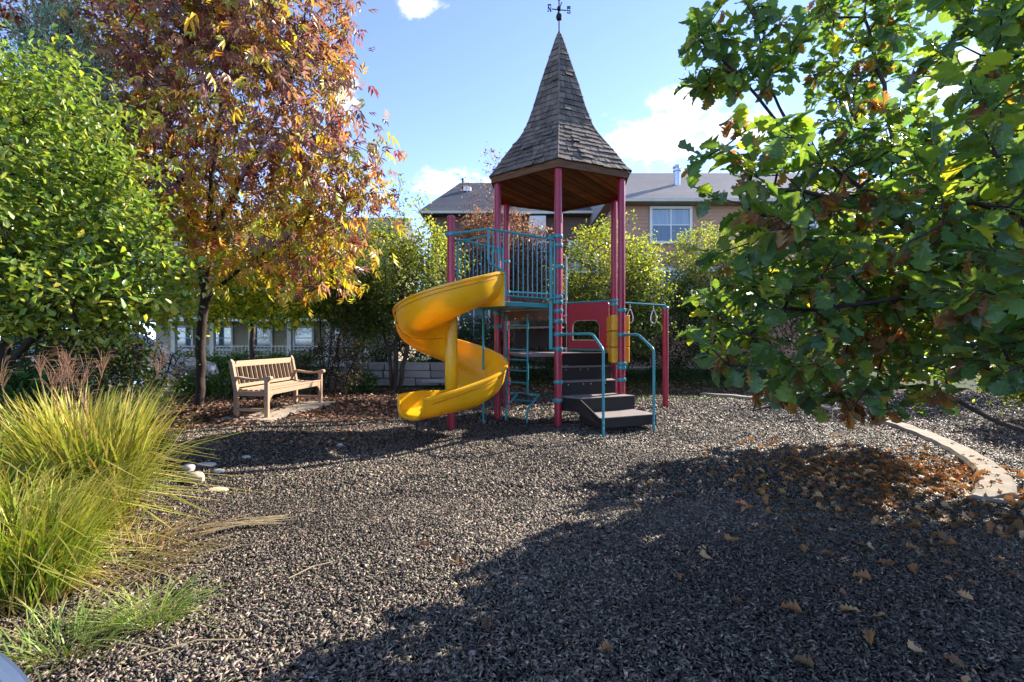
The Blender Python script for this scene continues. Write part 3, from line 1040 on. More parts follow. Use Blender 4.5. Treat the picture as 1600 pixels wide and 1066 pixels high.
# flat upright beside the front post with its two arms
f0 = Vector((pF.x - .125, pF.y - .02, 0))
b = MB().box((f0.x, f0.y, 2.21), (.055, .03, 1.86))
for z in (3.13, 1.27):
    b.tube([(f0.x - .02, f0.y, z), (pF.x, pF.y, z)], .026, 10)
b.build('upright_channel', 'teal', play, bevel=.004)
MB().tube([pLB + Vector((.06, 0, 2.42)), pB + Vector((-.06, 0, 2.42))], .02, 8).build('rear_rail', 'teal', play, True)
# support pipes under the upper deck
for q in ((-.49, 8.05), (-.10, 8.62)):
    MB().tube([(q[0], q[1], -.1), (q[0], q[1], 1.95)], .02, 8).build('support_pipe', 'teal', play, True)

# climbing ladder under the upper deck
lad = MB()
la, lb = E(.22, -.03, 0), E(.68, -.03, 0)
for q in (la, lb):
    pts = [q + Vector((0, 0, 1.86)), q + Vector((0, 0, .47)), q + en * .36 + Vector((0, 0, .44)), q + en * .02 - ed * .02 + Vector((0, 0, .22)), q + en * .0 - ed * .02 + Vector((0, 0, -.1))]
    lad.tube(fillet(pts, .06), .0185, 8)
lad = lad.build('ladder', 'teal', play, True)
for z in (1.67, 1.25, 1.07, .88, .67):
    MB().tube([la + Vector((0, 0, z)), lb + Vector((0, 0, z))], .0135, 8).build('rung', 'teal', lad, True)
for q, z in ((.36, .44), (.20, .335)):
    MB().tube([la + en * q + Vector((0, 0, z)), lb + en * q + Vector((0, 0, z))], .0135, 8).build('rung', 'teal', lad, True)

# red panel with window at the back, pipe bars
pa, pb2 = pB.lerp(pRB, .085), pB.lerp(pRB, .915)
pu = (pb2 - pa).normalized(); pw = (pb2 - pa).length; pn = Vector((pu.y, -pu.x, 0))
def PP(u, z, d=0):
    return pa + pu * u + pn * d + Vector((0, 0, z))
outer = [(0, 1.235), (pw, 1.235), (pw, 2.20), (0, 2.20)]
x0, x1, z0, z1 = pw * .20, pw * .80, 1.415, 1.84
def arc(cx, cz, r, a0_, a1_, n=5):
    return [(cx + r * math.cos(R(a0_ + (a1_ - a0_) * i / n)), cz + r * math.sin(R(a0_ + (a1_ - a0_) * i / n))) for i in range(n + 1)]
ro = .05
inner = arc(x0 + .02, z0 + .02, .02, 180, 270) + arc(x1 - .02, z0 + .02, .02, 270, 360) + arc(x1 - .14, z1 - .14, .14, 0, 90) + arc(x0 + .14, z1 - .14, .14, 90, 180)
# outline sampled so that both loops have the same number of points
n_in = len(inner)
outp = arc(ro, 1.235 + ro, ro, 180, 270) + arc(pw - ro, 1.235 + ro, ro, 270, 360) + arc(pw - ro, 2.20 - ro, ro, 0, 90) + arc(ro, 2.20 - ro, ro, 90, 180)
vs, fs = [], []
for d in (-.0125, .0125):
    vs += [PP(u, z, d) for u, z in outp] + [PP(u, z, d) for u, z in inner]
n = n_in
for i in range(n):
    j = (i + 1) % n
    fs += [(i, j, n + j, n + i), (2 * n + i, 3 * n + i, 3 * n + j, 2 * n + j), (i, 2 * n + i, 2 * n + j, j), (n + i, n + j, 3 * n + j, 3 * n + i)]
pan = MB().add(vs, fs).build('window_panel', 'red_panel', play)
for d in (.0,):
    ring = [PP(u, z, d) for u, z in inner] + [PP(*inner[0], d)]
    MB().tube(ring, .010, 6).build('window_frame', 'cream_trim', pan, True)
MB().tube([PP(-.05, 2.225), PP(pw + .05, 2.225)], .019, 10).build('top_rail', 'teal', play, True)
MB().tube([PP(-.05, 1.215), PP(pw + .05, 1.215)], .019, 10).build('lower_rail', 'teal', play, True)
# climbing pole beside the back post
cp = Vector((1.175, 10.22, 0))
b = MB().tube([(cp.x, cp.y, .62), (cp.x, cp.y, 3.22), (cp.x - .05, cp.y + .08, 3.27)], .019, 8)
for z in (.72, 1.24, 1.6, 1.95, 2.3, 2.75):
    b.lathe((cp.x, cp.y, z), [(.02, -.025), (.03, -.015), (.03, .015), (.02, .025)], 10)
    b.tube([(cp.x, cp.y, z), (pB.x, pB.y, z)], .013, 6)
b.build('climbing_pole', 'ring_metal', play, True)

# tic tac toe drums between the right hand posts
dir2 = (pRB - pRF).normalized()
nn2 = Vector((dir2.y, -dir2.x, 0))
for ri, zc in enumerate((1.725, 1.435, 1.145)):
    for ci in range(3):
        c = pRF.lerp(pRB, .22 + .27 * ci)
        hw, hh, rr = .165, .138, .05
        poly = []
        for (sx, sy, a0_) in ((1, 1, 0), (-1, 1, 90), (-1, -1, 180), (1, -1, 270)):
            for i in range(5):
                a = R(a0_ + i * 22.5)
                poly.append(c + nn2 * (sx * (hw - rr) + rr * math.cos(a)) + dir2 * (sy * (.15 - rr) + rr * math.sin(a)))
        dr = MB().prism([(q.x, q.y) for q in poly], zc - hh, zc + hh).build('drum', 'panel_yellow', play, bevel=.012)
        if ci == 0:
            mk_b = MB()
            q = c - dir2 * .152
            if ri == 2:
                for s_ in (-1, 1):
                    mk_b.tube([q - nn2 * .125, q - nn2 * .075 + Vector((0, 0, s_ * .085))], .012, 6)
            else:
                for s_ in (-1, 1):
                    e = c + nn2 * s_ * .166 - dir2 * .02
                    ring = [e + dir2 * (.095 * math.cos(R(a))) + Vector((0, 0, .095 * math.sin(R(a)))) for a in range(0, 361, 24)]
                    mk_b.tube(ring, .014, 6)
                for z in (-.06, .03):
                    mk_b.tube([q - nn2 * .105 + Vector((0, 0, z)), q - nn2 * .11 + Vector((0, 0, z + .04))], .010, 6)
            mk_b.build('mark', 'black_mark', dr)
for i in (.22, .49, .76):
    q = pRF.lerp(pRB, i)
    MB().tube([(q.x, q.y, .95), (q.x, q.y, 1.92)], .014, 8).build('spindle', 'black_metal', play)
for z in (.96, 1.905):
    MB().tube([pRF + Vector((0, 0, z)), pRB + Vector((0, 0, z))], .019, 8).build('drum_rail', 'teal', play, True)

# overhead bar with hanging rings
MB().tube([pRB + Vector((0, 0, 2.19)), pRING + Vector((0, 0, 2.165))], .019, 10).build('ring_bar', 'teal', play, True)
for tpos in (.30, .76):
    q = pRB.lerp(pRING, tpos) + Vector((0, 0, 2.17))
    b = MB().tube([q, q - Vector((0, 0, .12))], .006, 6)
    w_ = Vector((.96, .30, 0)).normalized()
    lp = []
    for i in range(17):
        a = i / 16 * 2 * math.pi
        rr = .085
        x_ = rr * math.sin(a) * (0.5 + 0.5 * (1 - math.cos(a)) / 2 * 1.2)
        lp.append(q + Vector((0, 0, -.12 - .14 * (1 - math.cos(a)))) + w_ * x_)
    b.tube(lp, .0115, 8)
    b.build('ring', 'ring_metal', play, True)

# spiral slide
def slide_frame(s):
    """s in 0..1 helix, 1..2 straight run-out: returns axis point, radial dir, floor z, wall height, inner radius, inner wall height"""
    PH0, PH1 = -20.0, -408.0
    if s <= 1:
        ph = R(PH0 + (PH1 - PH0) * s)
        rad = Vector((math.cos(ph), math.sin(ph), 0))
        org = pSL.copy()
        z = 1.99 - 1.58 * (s - .03 * math.sin(s * 2 * math.pi) * 0) ** 1.0 if s > .04 else 1.99 - 1.58 * s * s / .04 * .5 - 0.0 * s
        if s > .04:
            z = 1.99 - 1.58 * (s - .02)
        H = .46 - .05 * s
        ri, hi = .095, .10 + .08 * max(0, (s - .9) / .1)
        tw = 1.0
    else:
        ph = R(PH1)
        rad = Vector((math.cos(ph), math.sin(ph), 0))
        tan = Vector((math.sin(ph), -math.cos(ph), 0))
        k = s - 1
        org = pSL + tan * (1.0 * k)
        z = .442 - .12 * k + .03 * k * k
        H = .41 - .12 * k
        ri, hi = .095 + .06 * k, .18 + .10 * min(1, k * 1.6)
    return org, rad, z, H, ri, hi
def section(H, ri, hi):
    ins = [(ri, hi), (ri + .012, .06), (ri + .06, .012), (.30, .0), (.50, .0), (.64, .022), (.745, .085), (.81, .18), (.835, .30), (.845, H - .01), (.853, H)]
    out = [(.880, H + .006), (.905, H - .004), (.905, H - .032), (.880, H - .040), (.868, .28), (.842, .155), (.775, .05), (.66, -.018), (.50, -.042), (.30, -.042), (ri + .03, -.03), (ri - .022, .01), (ri - .024, hi), (ri - .012, hi + .012)]
    return ins + out
ss = list(np.linspace(0, 1, 97)) + list(1 + np.linspace(0, 1, 13)[1:])
vs, fs = [], []
for s in ss:
    org, rad, z, H, ri, hi = slide_frame(s)
    for (r0, dz) in section(H, ri, hi):
        vs.append(org + rad * r0 + Vector((0, 0, z + dz)))
m = len(section(.4, .1, .1))
for i in range(len(ss) - 1):
    for k in range(m):
        a, b2 = i * m + k, i * m + (k + 1) % m
        fs.append((a, b2, b2 + m, a + m))
fs += [tuple(range(m)), tuple(range(len(vs) - 1, len(vs) - m - 1, -1))]
slide = MB().add(vs, fs).build('slide', 'yellow', play, True)
# entry flange, sleeve, seams, ridge line, bolts and legs
org, rad, z, H, ri, hi = slide_frame(0)
tn_ = Vector((math.sin(R(-20)), -math.cos(R(-20)), 0))
fl = [(-.0, -.06), (.905, -.06), (.905, H + .01), (.87, H + .01), (.855, .30), (.80, .16), (.70, .05), (.5, .005), (.12, .005), (.0, .1)]
vs = [org + rad * a + Vector((0, 0, z + b_)) - tn_ * t_ for t_ in (.045, -.0) for a, b_ in fl]
n = len(fl)
MB().add(vs, [tuple(range(n)), tuple(range(2 * n - 1, n - 1, -1))] + [(i, n + i, n + (i + 1) % n, (i + 1) % n) for i in range(n)]).build('entry_flange', 'yellow', slide, bevel=.008)
MB().lathe((pSL.x, pSL.y, 0), [(.085, .42), (.098, .46), (.098, 1.80), (.085, 1.84)], 24).build('sleeve', 'yellow', slide, True)
for s in (.345, .60, .86):
    org, rad, z, H, ri, hi = slide_frame(s)
    line = [org + rad * (r0 + (.002 if i > 10 else 0)) + Vector((0, 0, z + dz - (.002 if 16 < i < 21 else 0))) for i, (r0, dz) in enumerate(section(H, ri, hi)) if 11 <= i <= 21]
    MB().tube(line, .006, 5).build('seam', 'seam', slide)
    for (r0, dz) in ((.884, H - .10), (.862, .20)):
        q = org + rad * r0 + Vector((0, 0, z + dz))
        MB().tube([q - rad * .02, q + rad * .006], .016, 10).build('bolt', 'black_metal', slide)
pts = []
for s in np.linspace(.035, 1.9, 120):
    org, rad, z, H, ri, hi = slide_frame(s)
    pts.append(org + rad * (.8785) + Vector((0, 0, z + H - .095)))
MB().tube(pts, .0045, 5).build('ridge_line', 'seam', slide)
org, rad, z, H, ri, hi = slide_frame(2.0)
lip = [org + rad * (a_ * 1.0) + Vector((0, 0, z + b_)) for a_, b_ in [(ri - .006, hi + .004), (ri, .08), (ri + .06, .0), (.30, -.02), (.50, -.02), (.66, .0), (.76, .07), (.83, .18), (.852, H - .02), (.88, H)]]
MB().tube(fillet(lip, .04, 3), .024, 8).build('exit_lip', 'yellow', slide, True)
for k in (.25, .75):
    org, rad, z, H, ri, hi = slide_frame(1.78)
    q = org + rad * (.12 + .62 * k)
    MB().tube([(q.x, q.y, -.1), (q.x, q.y, z - .035)], .022, 8).build('leg', 'black_metal', slide)
    MB().box((q.x, q.y, z - .045), (.09, .05, .012)).build('bracket', 'black_metal', slide)

# ------------------------------------------------------------------ wooden bench
def bench():
    L0, th = 1.94, R(86.3)
    cx, cy, cz0 = -4.23, 8.70, .150
    ex, ey = Vector((math.cos(th), math.sin(th), 0)), Vector((-math.sin(th), math.cos(th), 0))   # along, towards the back
    def T(x, y, z):
        q = ex * x + ey * y
        return Vector((cx + q.x, cy + q.y, cz0 + z))
    o = thing('park_bench', (cx, cy, cz0), 'slatted teak park bench with curved arms on a concrete pad', 'bench')
    def bar(name, a, b, w, h, parent=o, bev=.006):
        return MB().span(T(*a), T(*b), w, h).build(name, 'teak', parent, bevel=bev)
    for sx in (-1, 1):
        x = sx * (L0 / 2 - .035)
        bar('leg', (x, -.27, 0), (x, -.27, .64), .065, .065)
        # rear leg leans back above the seat
        lg = MB()
        lg.span(T(x, .25, 0), T(x, .25, .44), .065, .065)
        b = MB()
        pr_ = [(.217, 0), (.283, 0), (.283, .42), (.375, .90), (.335, .955), (.305, .90), (.217, .44)]
        vs = [T(x + d, y, z) for d in (-.032, .032) for y, z in pr_]
        n = len(pr_)
        b.add(vs, [tuple(range(n - 1, -1, -1)), tuple(range(n, 2 * n))] + [(i, (i + 1) % n, n + (i + 1) % n, n + i) for i in range(n)])
        b.build('leg', 'teak', o, bevel=.006)
        # arm: scrolled front, dipped middle
        pr_ = [(.30, .665), (.20, .668), (.05, .640), (-.10, .632), (-.22, .648), (-.30, .672), (-.345, .668), (-.362, .635), (-.345, .605), (-.30, .605), (-.22, .600), (-.08, .592), (.06, .602), (.20, .625), (.30, .622)]
        vs = [T(x + d, y, z) for d in (-.042, .042) for y, z in pr_]
        n = len(pr_)
        MB().add(vs, [tuple(range(n - 1, -1, -1)), tuple(range(n, 2 * n))] + [(i, (i + 1) % n, n + (i + 1) % n, n + i) for i in range(n)]).build('arm', 'teak', o, bevel=.006)
        bar('side_rail', (x, -.24, .385), (x, .22, .385), .035, .08)
        bar('stretcher', (x, -.24, .12), (x, .22, .12), .035, .05)
        # curved brace at the front
        pr_ = [(0, .355), (.16, .355), (.10, .34), (.05, .30), (.02, .24), (0, .18)]
        vs = [T(sx * (L0 / 2 - .07 - u), y, z) for y in (-.285, -.255) for u, z in pr_]
        n = len(pr_)
        MB().add(vs, [tuple(range(n - 1, -1, -1)), tuple(range(n, 2 * n))] + [(i, (i + 1) % n, n + (i + 1) % n, n + i) for i in range(n)]).build('brace', 'teak', o)
    e = L0 / 2 - .07
    bar('front_apron', (-e, -.27, .395), (e, -.27, .395), .035, .085)
    bar('rear_apron', (-e, .25, .385), (e, .25, .385), .035, .08)
    for i in range(6):
        y = -.265 + i * .092
        z = .452 - .018 * math.sin(i / 5 * math.pi)
        bar('seat_slat', (-e - .02, y, z), (e + .02, y, z), .07, .022)
    bar('top_rail', (-e, .345, .865), (e, .345, .865), .035, .10)
    bar('back_rail', (-e, .272, .505), (e, .272, .505), .035, .055)
    nb = 14
    for i in range(nb):
        x = -e + (i + .5) * 2 * e / nb
        bar('back_slat', (x, .275, .53), (x, .337, .82), .050, .016, bev=.003)
bench()

# ------------------------------------------------------------------ houses
def siding(x0, x1, y, z0, z1, step=.16, lap=.018):
    """lapped boards facing -y as one sawtooth sheet"""
    b = MB()
    z = z0
    while z < z1 - .01:
        zt = min(z + step, z1)
        b.add([(x0, y - lap, z), (x1, y - lap, z), (x1, y, zt), (x0, y, zt), (x0, y, z), (x1, y, z)], [(0, 1, 2, 3), (5, 4, 0, 0) if False else (4, 5, 1, 0)])
        z = zt
    return b
def window(parent, x0, x1, z0, z1, y, cols=2, rows=2, glass='glass', trim='white_trim', top_glass=None):
    w = .11
    o = MB()
    o.box(((x0 + x1) / 2, y - .03, z1 + w / 2), (x1 - x0 + 2 * w, .06, w)).box(((x0 + x1) / 2, y - .04, z0 - w / 2), (x1 - x0 + 2 * w, .09, w))
    o.box((x0 - w / 2, y - .03, (z0 + z1) / 2), (w, .06, z1 - z0 - .004)).box((x1 + w / 2, y - .03, (z0 + z1) / 2), (w, .06, z1 - z0 - .004))
    o = o.build('window', trim, parent)
    cw, ch = (x1 - x0) / cols, (z1 - z0) / rows
    for i in range(cols):
        for j in range(rows):
            g = top_glass if (top_glass and j == rows - 1) else glass
            MB().box((x0 + (i + .5) * cw, y - .012, z0 + (j + .5) * ch), (cw - .05, .012, ch - .05)).build('pane', g, o)
    m = MB()
    for i in range(1, cols):
        m.box((x0 + i * cw, y - .02, (z0 + z1) / 2), (.05, .035, z1 - z0))
    for j in range(1, rows):
        m.box(((x0 + x1) / 2, y - .023, z0 + j * ch), (x1 - x0, .03, .045))
    if m.V:
        m.build('mullion', trim, o)
    return o
def gable_roof(parent, x0, x1, y0, y1, ze, zr, mat, th=.14, hip=0.0):
    yr = (y0 + y1) / 2
    b = MB().add([(x0, y0, ze), (x1, y0, ze), (x1 - hip, yr, zr), (x0 + hip, yr, zr), (x0, y1, ze), (x1, y1, ze),
                  (x0, y0, ze - th), (x1, y0, ze - th), (x0, y1, ze - th), (x1, y1, ze - th)],
                 [(0, 1, 2, 3), (5, 4, 3, 2), (0, 3, 4), (1, 5, 2), (0, 6, 7, 1), (4, 5, 9, 8), (0, 4, 8, 6), (1, 7, 9, 5), (6, 8, 9, 7)])
    r = b.build('roof', mat, parent)
    # shingle courses on the slope facing the playground
    nrow = 26
    c = MB()
    for i in range(nrow):
        t0, t1 = i / nrow, (i + 1.0) / nrow
        h0, h1 = hip * t0, hip * t1
        a = [(x0 + h0, y0 + (yr - y0) * t0 - .004, ze + (zr - ze) * t0 + .030), (x1 - h0, y0 + (yr - y0) * t0 - .004, ze + (zr - ze) * t0 + .030),
             (x1 - h1, y0 + (yr - y0) * t1, ze + (zr - ze) * t1 + .012), (x0 + h1, y0 + (yr - y0) * t1, ze + (zr - ze) * t1 + .012),
             (x0 + h0, y0 + (yr - y0) * t0, ze + (zr - ze) * t0 + .008), (x1 - h0, y0 + (yr - y0) * t0, ze + (zr - ze) * t0 + .008)]
        c.add(a, [(0, 1, 2, 3), (4, 5, 1, 0)])
    tag(c.build('shingle', mat, r), kind='stuff')
    MB().box(((x0 + x1) / 2, y0 - .06, ze - .09), (x1 - x0 + .1, .11, .13)).build('gutter', 'cream_trim', r, bevel=.02)
    return r

# tan two storey house behind the right of the tower
hb = thing('house', (10, 20, .36), 'tan sided two storey house with white framed window right of the tower', 'house')
MB().box((10.1, 24, 3.75), (11.6, 7.9, 6.9)).build('wall', 'siding_tan', hb)
siding(4.3, 15.9, 20.03, .3, 7.2).build('siding', 'siding_tan', hb)
for x in (4.3, 15.9):
    MB().box((x, 20.0, 3.75), (.12, .12, 6.9)).build('corner_board', 'cream_trim', hb)
window(hb, 5.93, 7.50, 5.62, 6.98, 19.98, 2, 2, 'glass', 'white_trim', 'curtain_glass')
window(hb, 6.42, 7.5, 2.9, 4.18, 19.98, 2, 2, 'glass')
window(hb, 11.2, 12.8, 5.62, 6.98, 19.98, 2, 2, 'glass', 'white_trim', 'curtain_glass')
window(hb, 11.2, 12.8, 2.6, 4.1, 19.98, 2, 2, 'glass')
MB().box((7.0, 19.95, 4.42), (3.2, .10, .22)).build('trim_band', 'white_trim', hb)
rf = gable_roof(hb, 3.9, 16.4, 19.45, 28.4, 7.28, 9.9, 'roof_taupe')
ch = MB().lathe((7.55, 21.6, 8.2), [(.14, -.2), (.14, .95), (.19, .95), (.19, 1.02), (.12, 1.04), (.12, 1.10), (.20, 1.12), (.20, 1.17), (.10, 1.25)], 14).build('flue_pipe', 'rim_metal', rf, True)

# darker house behind the left of the tower
ha = thing('house', (.5, 23.5, .36), 'brown house with dark grey roof seen behind the purple tree', 'house')
MB().box((.45, 27.5, 4.1), (9.0, 7.7, 7.6)).build('wall', 'siding_brown', ha)
siding(-4.05, 4.95, 23.63, .3, 7.75).build('siding', 'siding_brown', ha)
MB().box((1.25, 23.3, 6.4), (.8, .6, 2.2)).build('bay', 'white_trim', ha)
window(ha, -2.6, -1.2, 4.9, 6.3, 23.58, 2, 2, 'glass')
window(ha, -2.6, -1.2, 1.6, 3.0, 23.58, 2, 2, 'glass')
window(ha, 2.9, 4.2, 4.9, 6.3, 23.58, 2, 2, 'glass')
r2 = gable_roof(ha, -4.5, 5.4, 23.0, 32.0, 7.75, 10.6, 'roof_grey', hip=1.5)
MB().lathe((-2.75, 26.4, 9.75), [(.05, -.2), (.05, .75)], 8).build('vent_pipe', 'iron', r2)
MB().box((-2.45, 25.9, 9.72), (.4, .3, .25)).build('roof_vent', 'white_trim', r2)
MB().tube([(-.9, 22.93, 7.62), (2.1, 22.93, 7.62)], .05, 8).build('gutter', 'white_trim', r2)

# beige porch house across the street on the left
hc = thing('house', (-14, 26.5, .1), 'beige house with a columned white porch across the street', 'house')
MB().box((-14, 31.5, 3.5), (13.5, 8, 6.8)).build('wall', 'siding_beige', hc)
siding(-20.7, -7.3, 27.48, .2, 6.9).build('siding', 'siding_beige', hc)
for x0 in (-19.6, -17.3, -15.0, -12.6, -10.3):
    window(hc, x0, x0 + 1.0, .95, 2.2, 27.43, 1, 2, 'glass')
    window(hc, x0, x0 + 1.1, 4.2, 5.6, 27.43, 1, 2, 'glass')
MB().box((-14, 26.3, .22), (13.2, 2.4, .35)).build('porch_floor', 'concrete_grey', hc)
for i in range(7):
    x = -20.2 + i * 2.07
    MB().box((x, 25.35, 1.45), (.22, .22, 2.15)).build('porch_column', 'cream_trim', hc, bevel=.01)
for z in (.62, 1.12):
    MB().box((-14, 25.35, z), (12.4, .05, .06)).build('porch_rail', 'cream_trim', hc)
for i in range(62):
    MB().box((-20.1 + i * .2, 25.35, .86), (.035, .035, .46)).build('baluster', 'cream_trim', hc)
MB().add([(-20.9, 24.9, 2.62), (-7.1, 24.9, 2.62), (-7.1, 27.5, 3.5), (-20.9, 27.5, 3.5), (-20.9, 24.9, 2.48), (-7.1, 24.9, 2.48), (-7.1, 27.5, 2.48), (-20.9, 27.5, 2.48)],
         [(0, 1, 2, 3), (0, 4, 5, 1), (4, 7, 6, 5), (0, 3, 7, 4), (1, 5, 6, 2)]).build('porch_roof', 'roof_grey', hc)
MB().box((-14, 24.86, 2.54), (13.9, .06, .2)).build('porch_beam', 'white_trim', hc)
gable_roof(hc, -21.2, -6.8, 26.9, 36.0, 6.95, 9.6, 'roof_grey')

# low stone retaining wall behind the slide
sw = thing('stone_wall', (-3.2, 14.3, .08), 'low wall of rough grey stone blocks behind the slide', 'wall')
rs = random.Random(5)
for c in range(3):
    x = -5.0 + rs.uniform(-.2, 0)
    z0 = .05 + c * .235
    while x < -.7 - c * .05:
        w_ = rs.uniform(.42, .85)
        d = rs.uniform(-.04, .04)
        b = MB().box((0, 0, 0), (w_ - .025, .38, .222))
        b.V = [(v[0] + rs.uniform(-.015, .015), v[1] + rs.uniform(-.02, .02), v[2] + rs.uniform(-.01, .01)) for v in b.V]
        ms = MB().add([(v[0] + x + w_ / 2, v[1] + 14.45 + d + .2 * (x + 3) * .1, v[2] + z0 + .11) for v in b.V], b.F)
        ms.build('stone_block', 'stone', sw, bevel=.02)
        x += w_
for x in (-2.3, -1.55):
    MB().box((x, 14.0, .21), (.72, .34, .09)).build('ledge_stone', 'concrete_grey', sw, bevel=.02)

# ------------------------------------------------------------------ cars across the lawn
def car(loc, rz, paint, label):
    o = thing('parked_car', loc, label, 'car', None)
    c, s_ = math.cos(rz), math.sin(rz)
    def T(p):
        return (loc[0] + p[0] * c - p[1] * s_, loc[1] + p[0] * s_ + p[1] * c, loc[2] + p[2])
    lower = [(-2.25, .42), (-2.28, .75), (-2.2, .98), (-1.0, 1.06), (.95, 1.02), (1.75, .95), (2.2, .80), (2.28, .55), (2.2, .36), (1.85, .28), (-1.85, .28)]
    def loft(pr_, w0, w1f, name, mat, parent):
        n = len(pr_)
        vs = []
        for yy in (-1, -.82, .82, 1):
            for x, z in pr_:
                k = 1.0 if abs(yy) < .9 else .965
                vs.append(T((x * k, yy * w0 * w1f(z), z * (1 if abs(yy) < .9 else .985) + (0 if abs(yy) < .9 else .008))))
        fs = [tuple(range(n - 1, -1, -1)), tuple(range(3 * n, 4 * n))]
        for j in range(3):
            fs += [(j * n + i, j * n + (i + 1) % n, (j + 1) * n + (i + 1) % n, (j + 1) * n + i) for i in range(n)]
        return MB().add(vs, fs).build(name, mat, parent, True)
    body = loft(lower, .90, lambda z: 1.0 - .10 * abs(z - .62), 'body', paint, o)
    cab = [(-2.05, .97), (-1.75, 1.52), (-1.3, 1.62), (.1, 1.63), (.45, 1.55), (1.2, 1.0)]
    cabin = loft(cab, .84, lambda z: 1.0 - .22 * max(0, z - 1.0), 'cabin', paint, o)
    for sy in (-1, 1):
        for (xa, xb, xc, xd) in ((-1.72, -.95, -.95, -1.55), (-.88, .02, .02, -.88), (.09, .98, .42, .09)):
            y = sy * .845
            pts = [(xa, y, 1.07), (xb, y, 1.07), (xc, y - sy * .075, 1.50), (xd, y - sy * .075, 1.50)]
            vs = [T(p) for p in pts] + [T((p[0], p[1] - sy * .03, p[2])) for p in pts]
            MB().add(vs, [(0, 1, 2, 3), (7, 6, 5, 4), (0, 4, 5, 1), (1, 5, 6, 2), (2, 6, 7, 3), (3, 7, 4, 0)]).build('side_window', 'dark_glass', cabin)
    for x in (-1.4, 1.42):
        for sy in (-1, 1):
            y = sy * .82
            def ring(prof, n=22):
                vs, fs = [], []
                for (r, dy) in prof:
                    for k in range(n):
                        a = 2 * math.pi * k / n
                        vs.append(T((x + r * math.cos(a), y + sy * dy, .34 + r * math.sin(a))))
                m = len(prof)
                for i in range(m - 1):
                    for k in range(n):
                        fs.append((i * n + k, i * n + (k + 1) % n, (i + 1) * n + (k + 1) % n, (i + 1) * n + k))
                fs += [tuple(range(n)), tuple(range((m - 1) * n, m * n))]
                return MB().add(vs, fs)
            wl = ring([(.20, -.10), (.32, -.10), (.34, -.06), (.34, .06), (.32, .10), (.22, .10), (.21, .07)]).build('wheel', 'rubber', o, True)
            ring([(.215, .06), (.215, .105), (.19, .10), (.18, .075), (.05, .085), (.045, .10)]).build('rim', 'rim_metal', wl, True)
            ring([(.43, -.02), (.43, .083), (.40, .085), (.38, .05)]).build('arch', 'rubber', wl)
    for sy in (-1, 1):
        MB().add([T(p) for p in ((2.19, sy * .52, .68), (2.19, sy * .80, .68), (2.13, sy * .80, .80), (2.17, sy * .52, .80), (2.10, sy * .52, .68), (2.10, sy * .80, .68), (2.05, sy * .80, .80), (2.08, sy * .52, .80))],
                 [(0, 1, 2, 3), (7, 6, 5, 4), (0, 4, 5, 1), (1, 5, 6, 2), (2, 6, 7, 3), (3, 7, 4, 0)]).build('headlight', 'white_trim', o)
    return o
car((-10.05, 11.75, 0.0), R(2), 'car_paint', 'silver car parked behind the ash trunk with one wheel showing')

# ------------------------------------------------------------------ trees and shrubs
def lobe_points(lobes, n, shell=2.0, minsep=0.0):
    """random points in a union of ellipsoids (centre, radii), biased to the outside"""
    vol = np.array([np.prod(r) ** .8 for c, r in lobes])
    i = rng.choice(len(lobes), n, p=vol / vol.sum())
    d = randunit(n) * (rng.random((n, 1)) ** (1 / (3 * shell)) if shell > 0 else 1)
    C = np.array([l[0] for l in lobes], float)[i]
    Rr = np.array([l[1] for l in lobes], float)[i]
    wob = 1 + .18 * np.sin(d[:, :1] * 5 + i[:, None]) * np.cos(d[:, 2:] * 6 + 2 * i[:, None])
    P = C + d * Rr * wob
    if minsep > 0:
        keep = []
        for p in P:
            if not keep or np.min(np.sum((np.array(keep) - p) ** 2, 1)) > minsep ** 2:
                keep.append(p)
        P = np.array(keep)
    return P

def grow(stems, targets, step=.35, sag=.12, wig=.10, inner=.25):
    """stems: list of polylines; each target joins the nearest node; returns positions, parents, ids of tips"""
    pos, par = [], []
    for st in stems:
        st = [np.array(p, float) for p in st]
        last = -1
        for a, b in zip(st[:-1], st[1:]):
            k = max(1, int(np.linalg.norm(b - a) / .25))
            if last == -1 and pos and a[2] > .6:
                dd = np.linalg.norm(np.array(pos) - a, axis=1)
                if dd.min() < .35:
                    last = int(np.argmin(dd))
            if last == -1:
                pos.append(a); par.append(-1); last = len(pos) - 1
            for q in range(1, k + 1):
                pos.append(a + (b - a) * q / k + rng.normal(size=3) * .012); par.append(last); last = len(pos) - 1
    nst = len(pos)
    base = np.array(pos)
    d0 = np.array([np.min(np.linalg.norm(base - t, axis=1)) for t in targets])
    tips = []
    buf = np.zeros((len(targets) * 14 + nst + 50, 3)); buf[:nst] = base
    for t in targets[np.argsort(d0)]:
        n = len(pos)
        d = np.linalg.norm(buf[:n] - t, axis=1) + inner * np.maximum(0, buf[:n, 2] - t[2] + .1)
        j = int(np.argmin(d))
        a = buf[j]
        dist = np.linalg.norm(t - a)
        k = int(min(10, max(1, dist / step)))
        last = j
        off = rng.normal(size=3) * wig * dist
        for q in range(1, k + 1):
            u = q / k
            p = a + (t - a) * u + off * math.sin(u * math.pi) + np.array([0, 0, -sag * dist * math.sin(u * math.pi)]) * (1 if rng.random() < .8 else -1) * .6
            pos.append(p); par.append(last); last = len(pos) - 1
            if last < len(buf): buf[last] = p
        tips.append(last)
    return np.array(pos), np.array(par), np.array(tips)

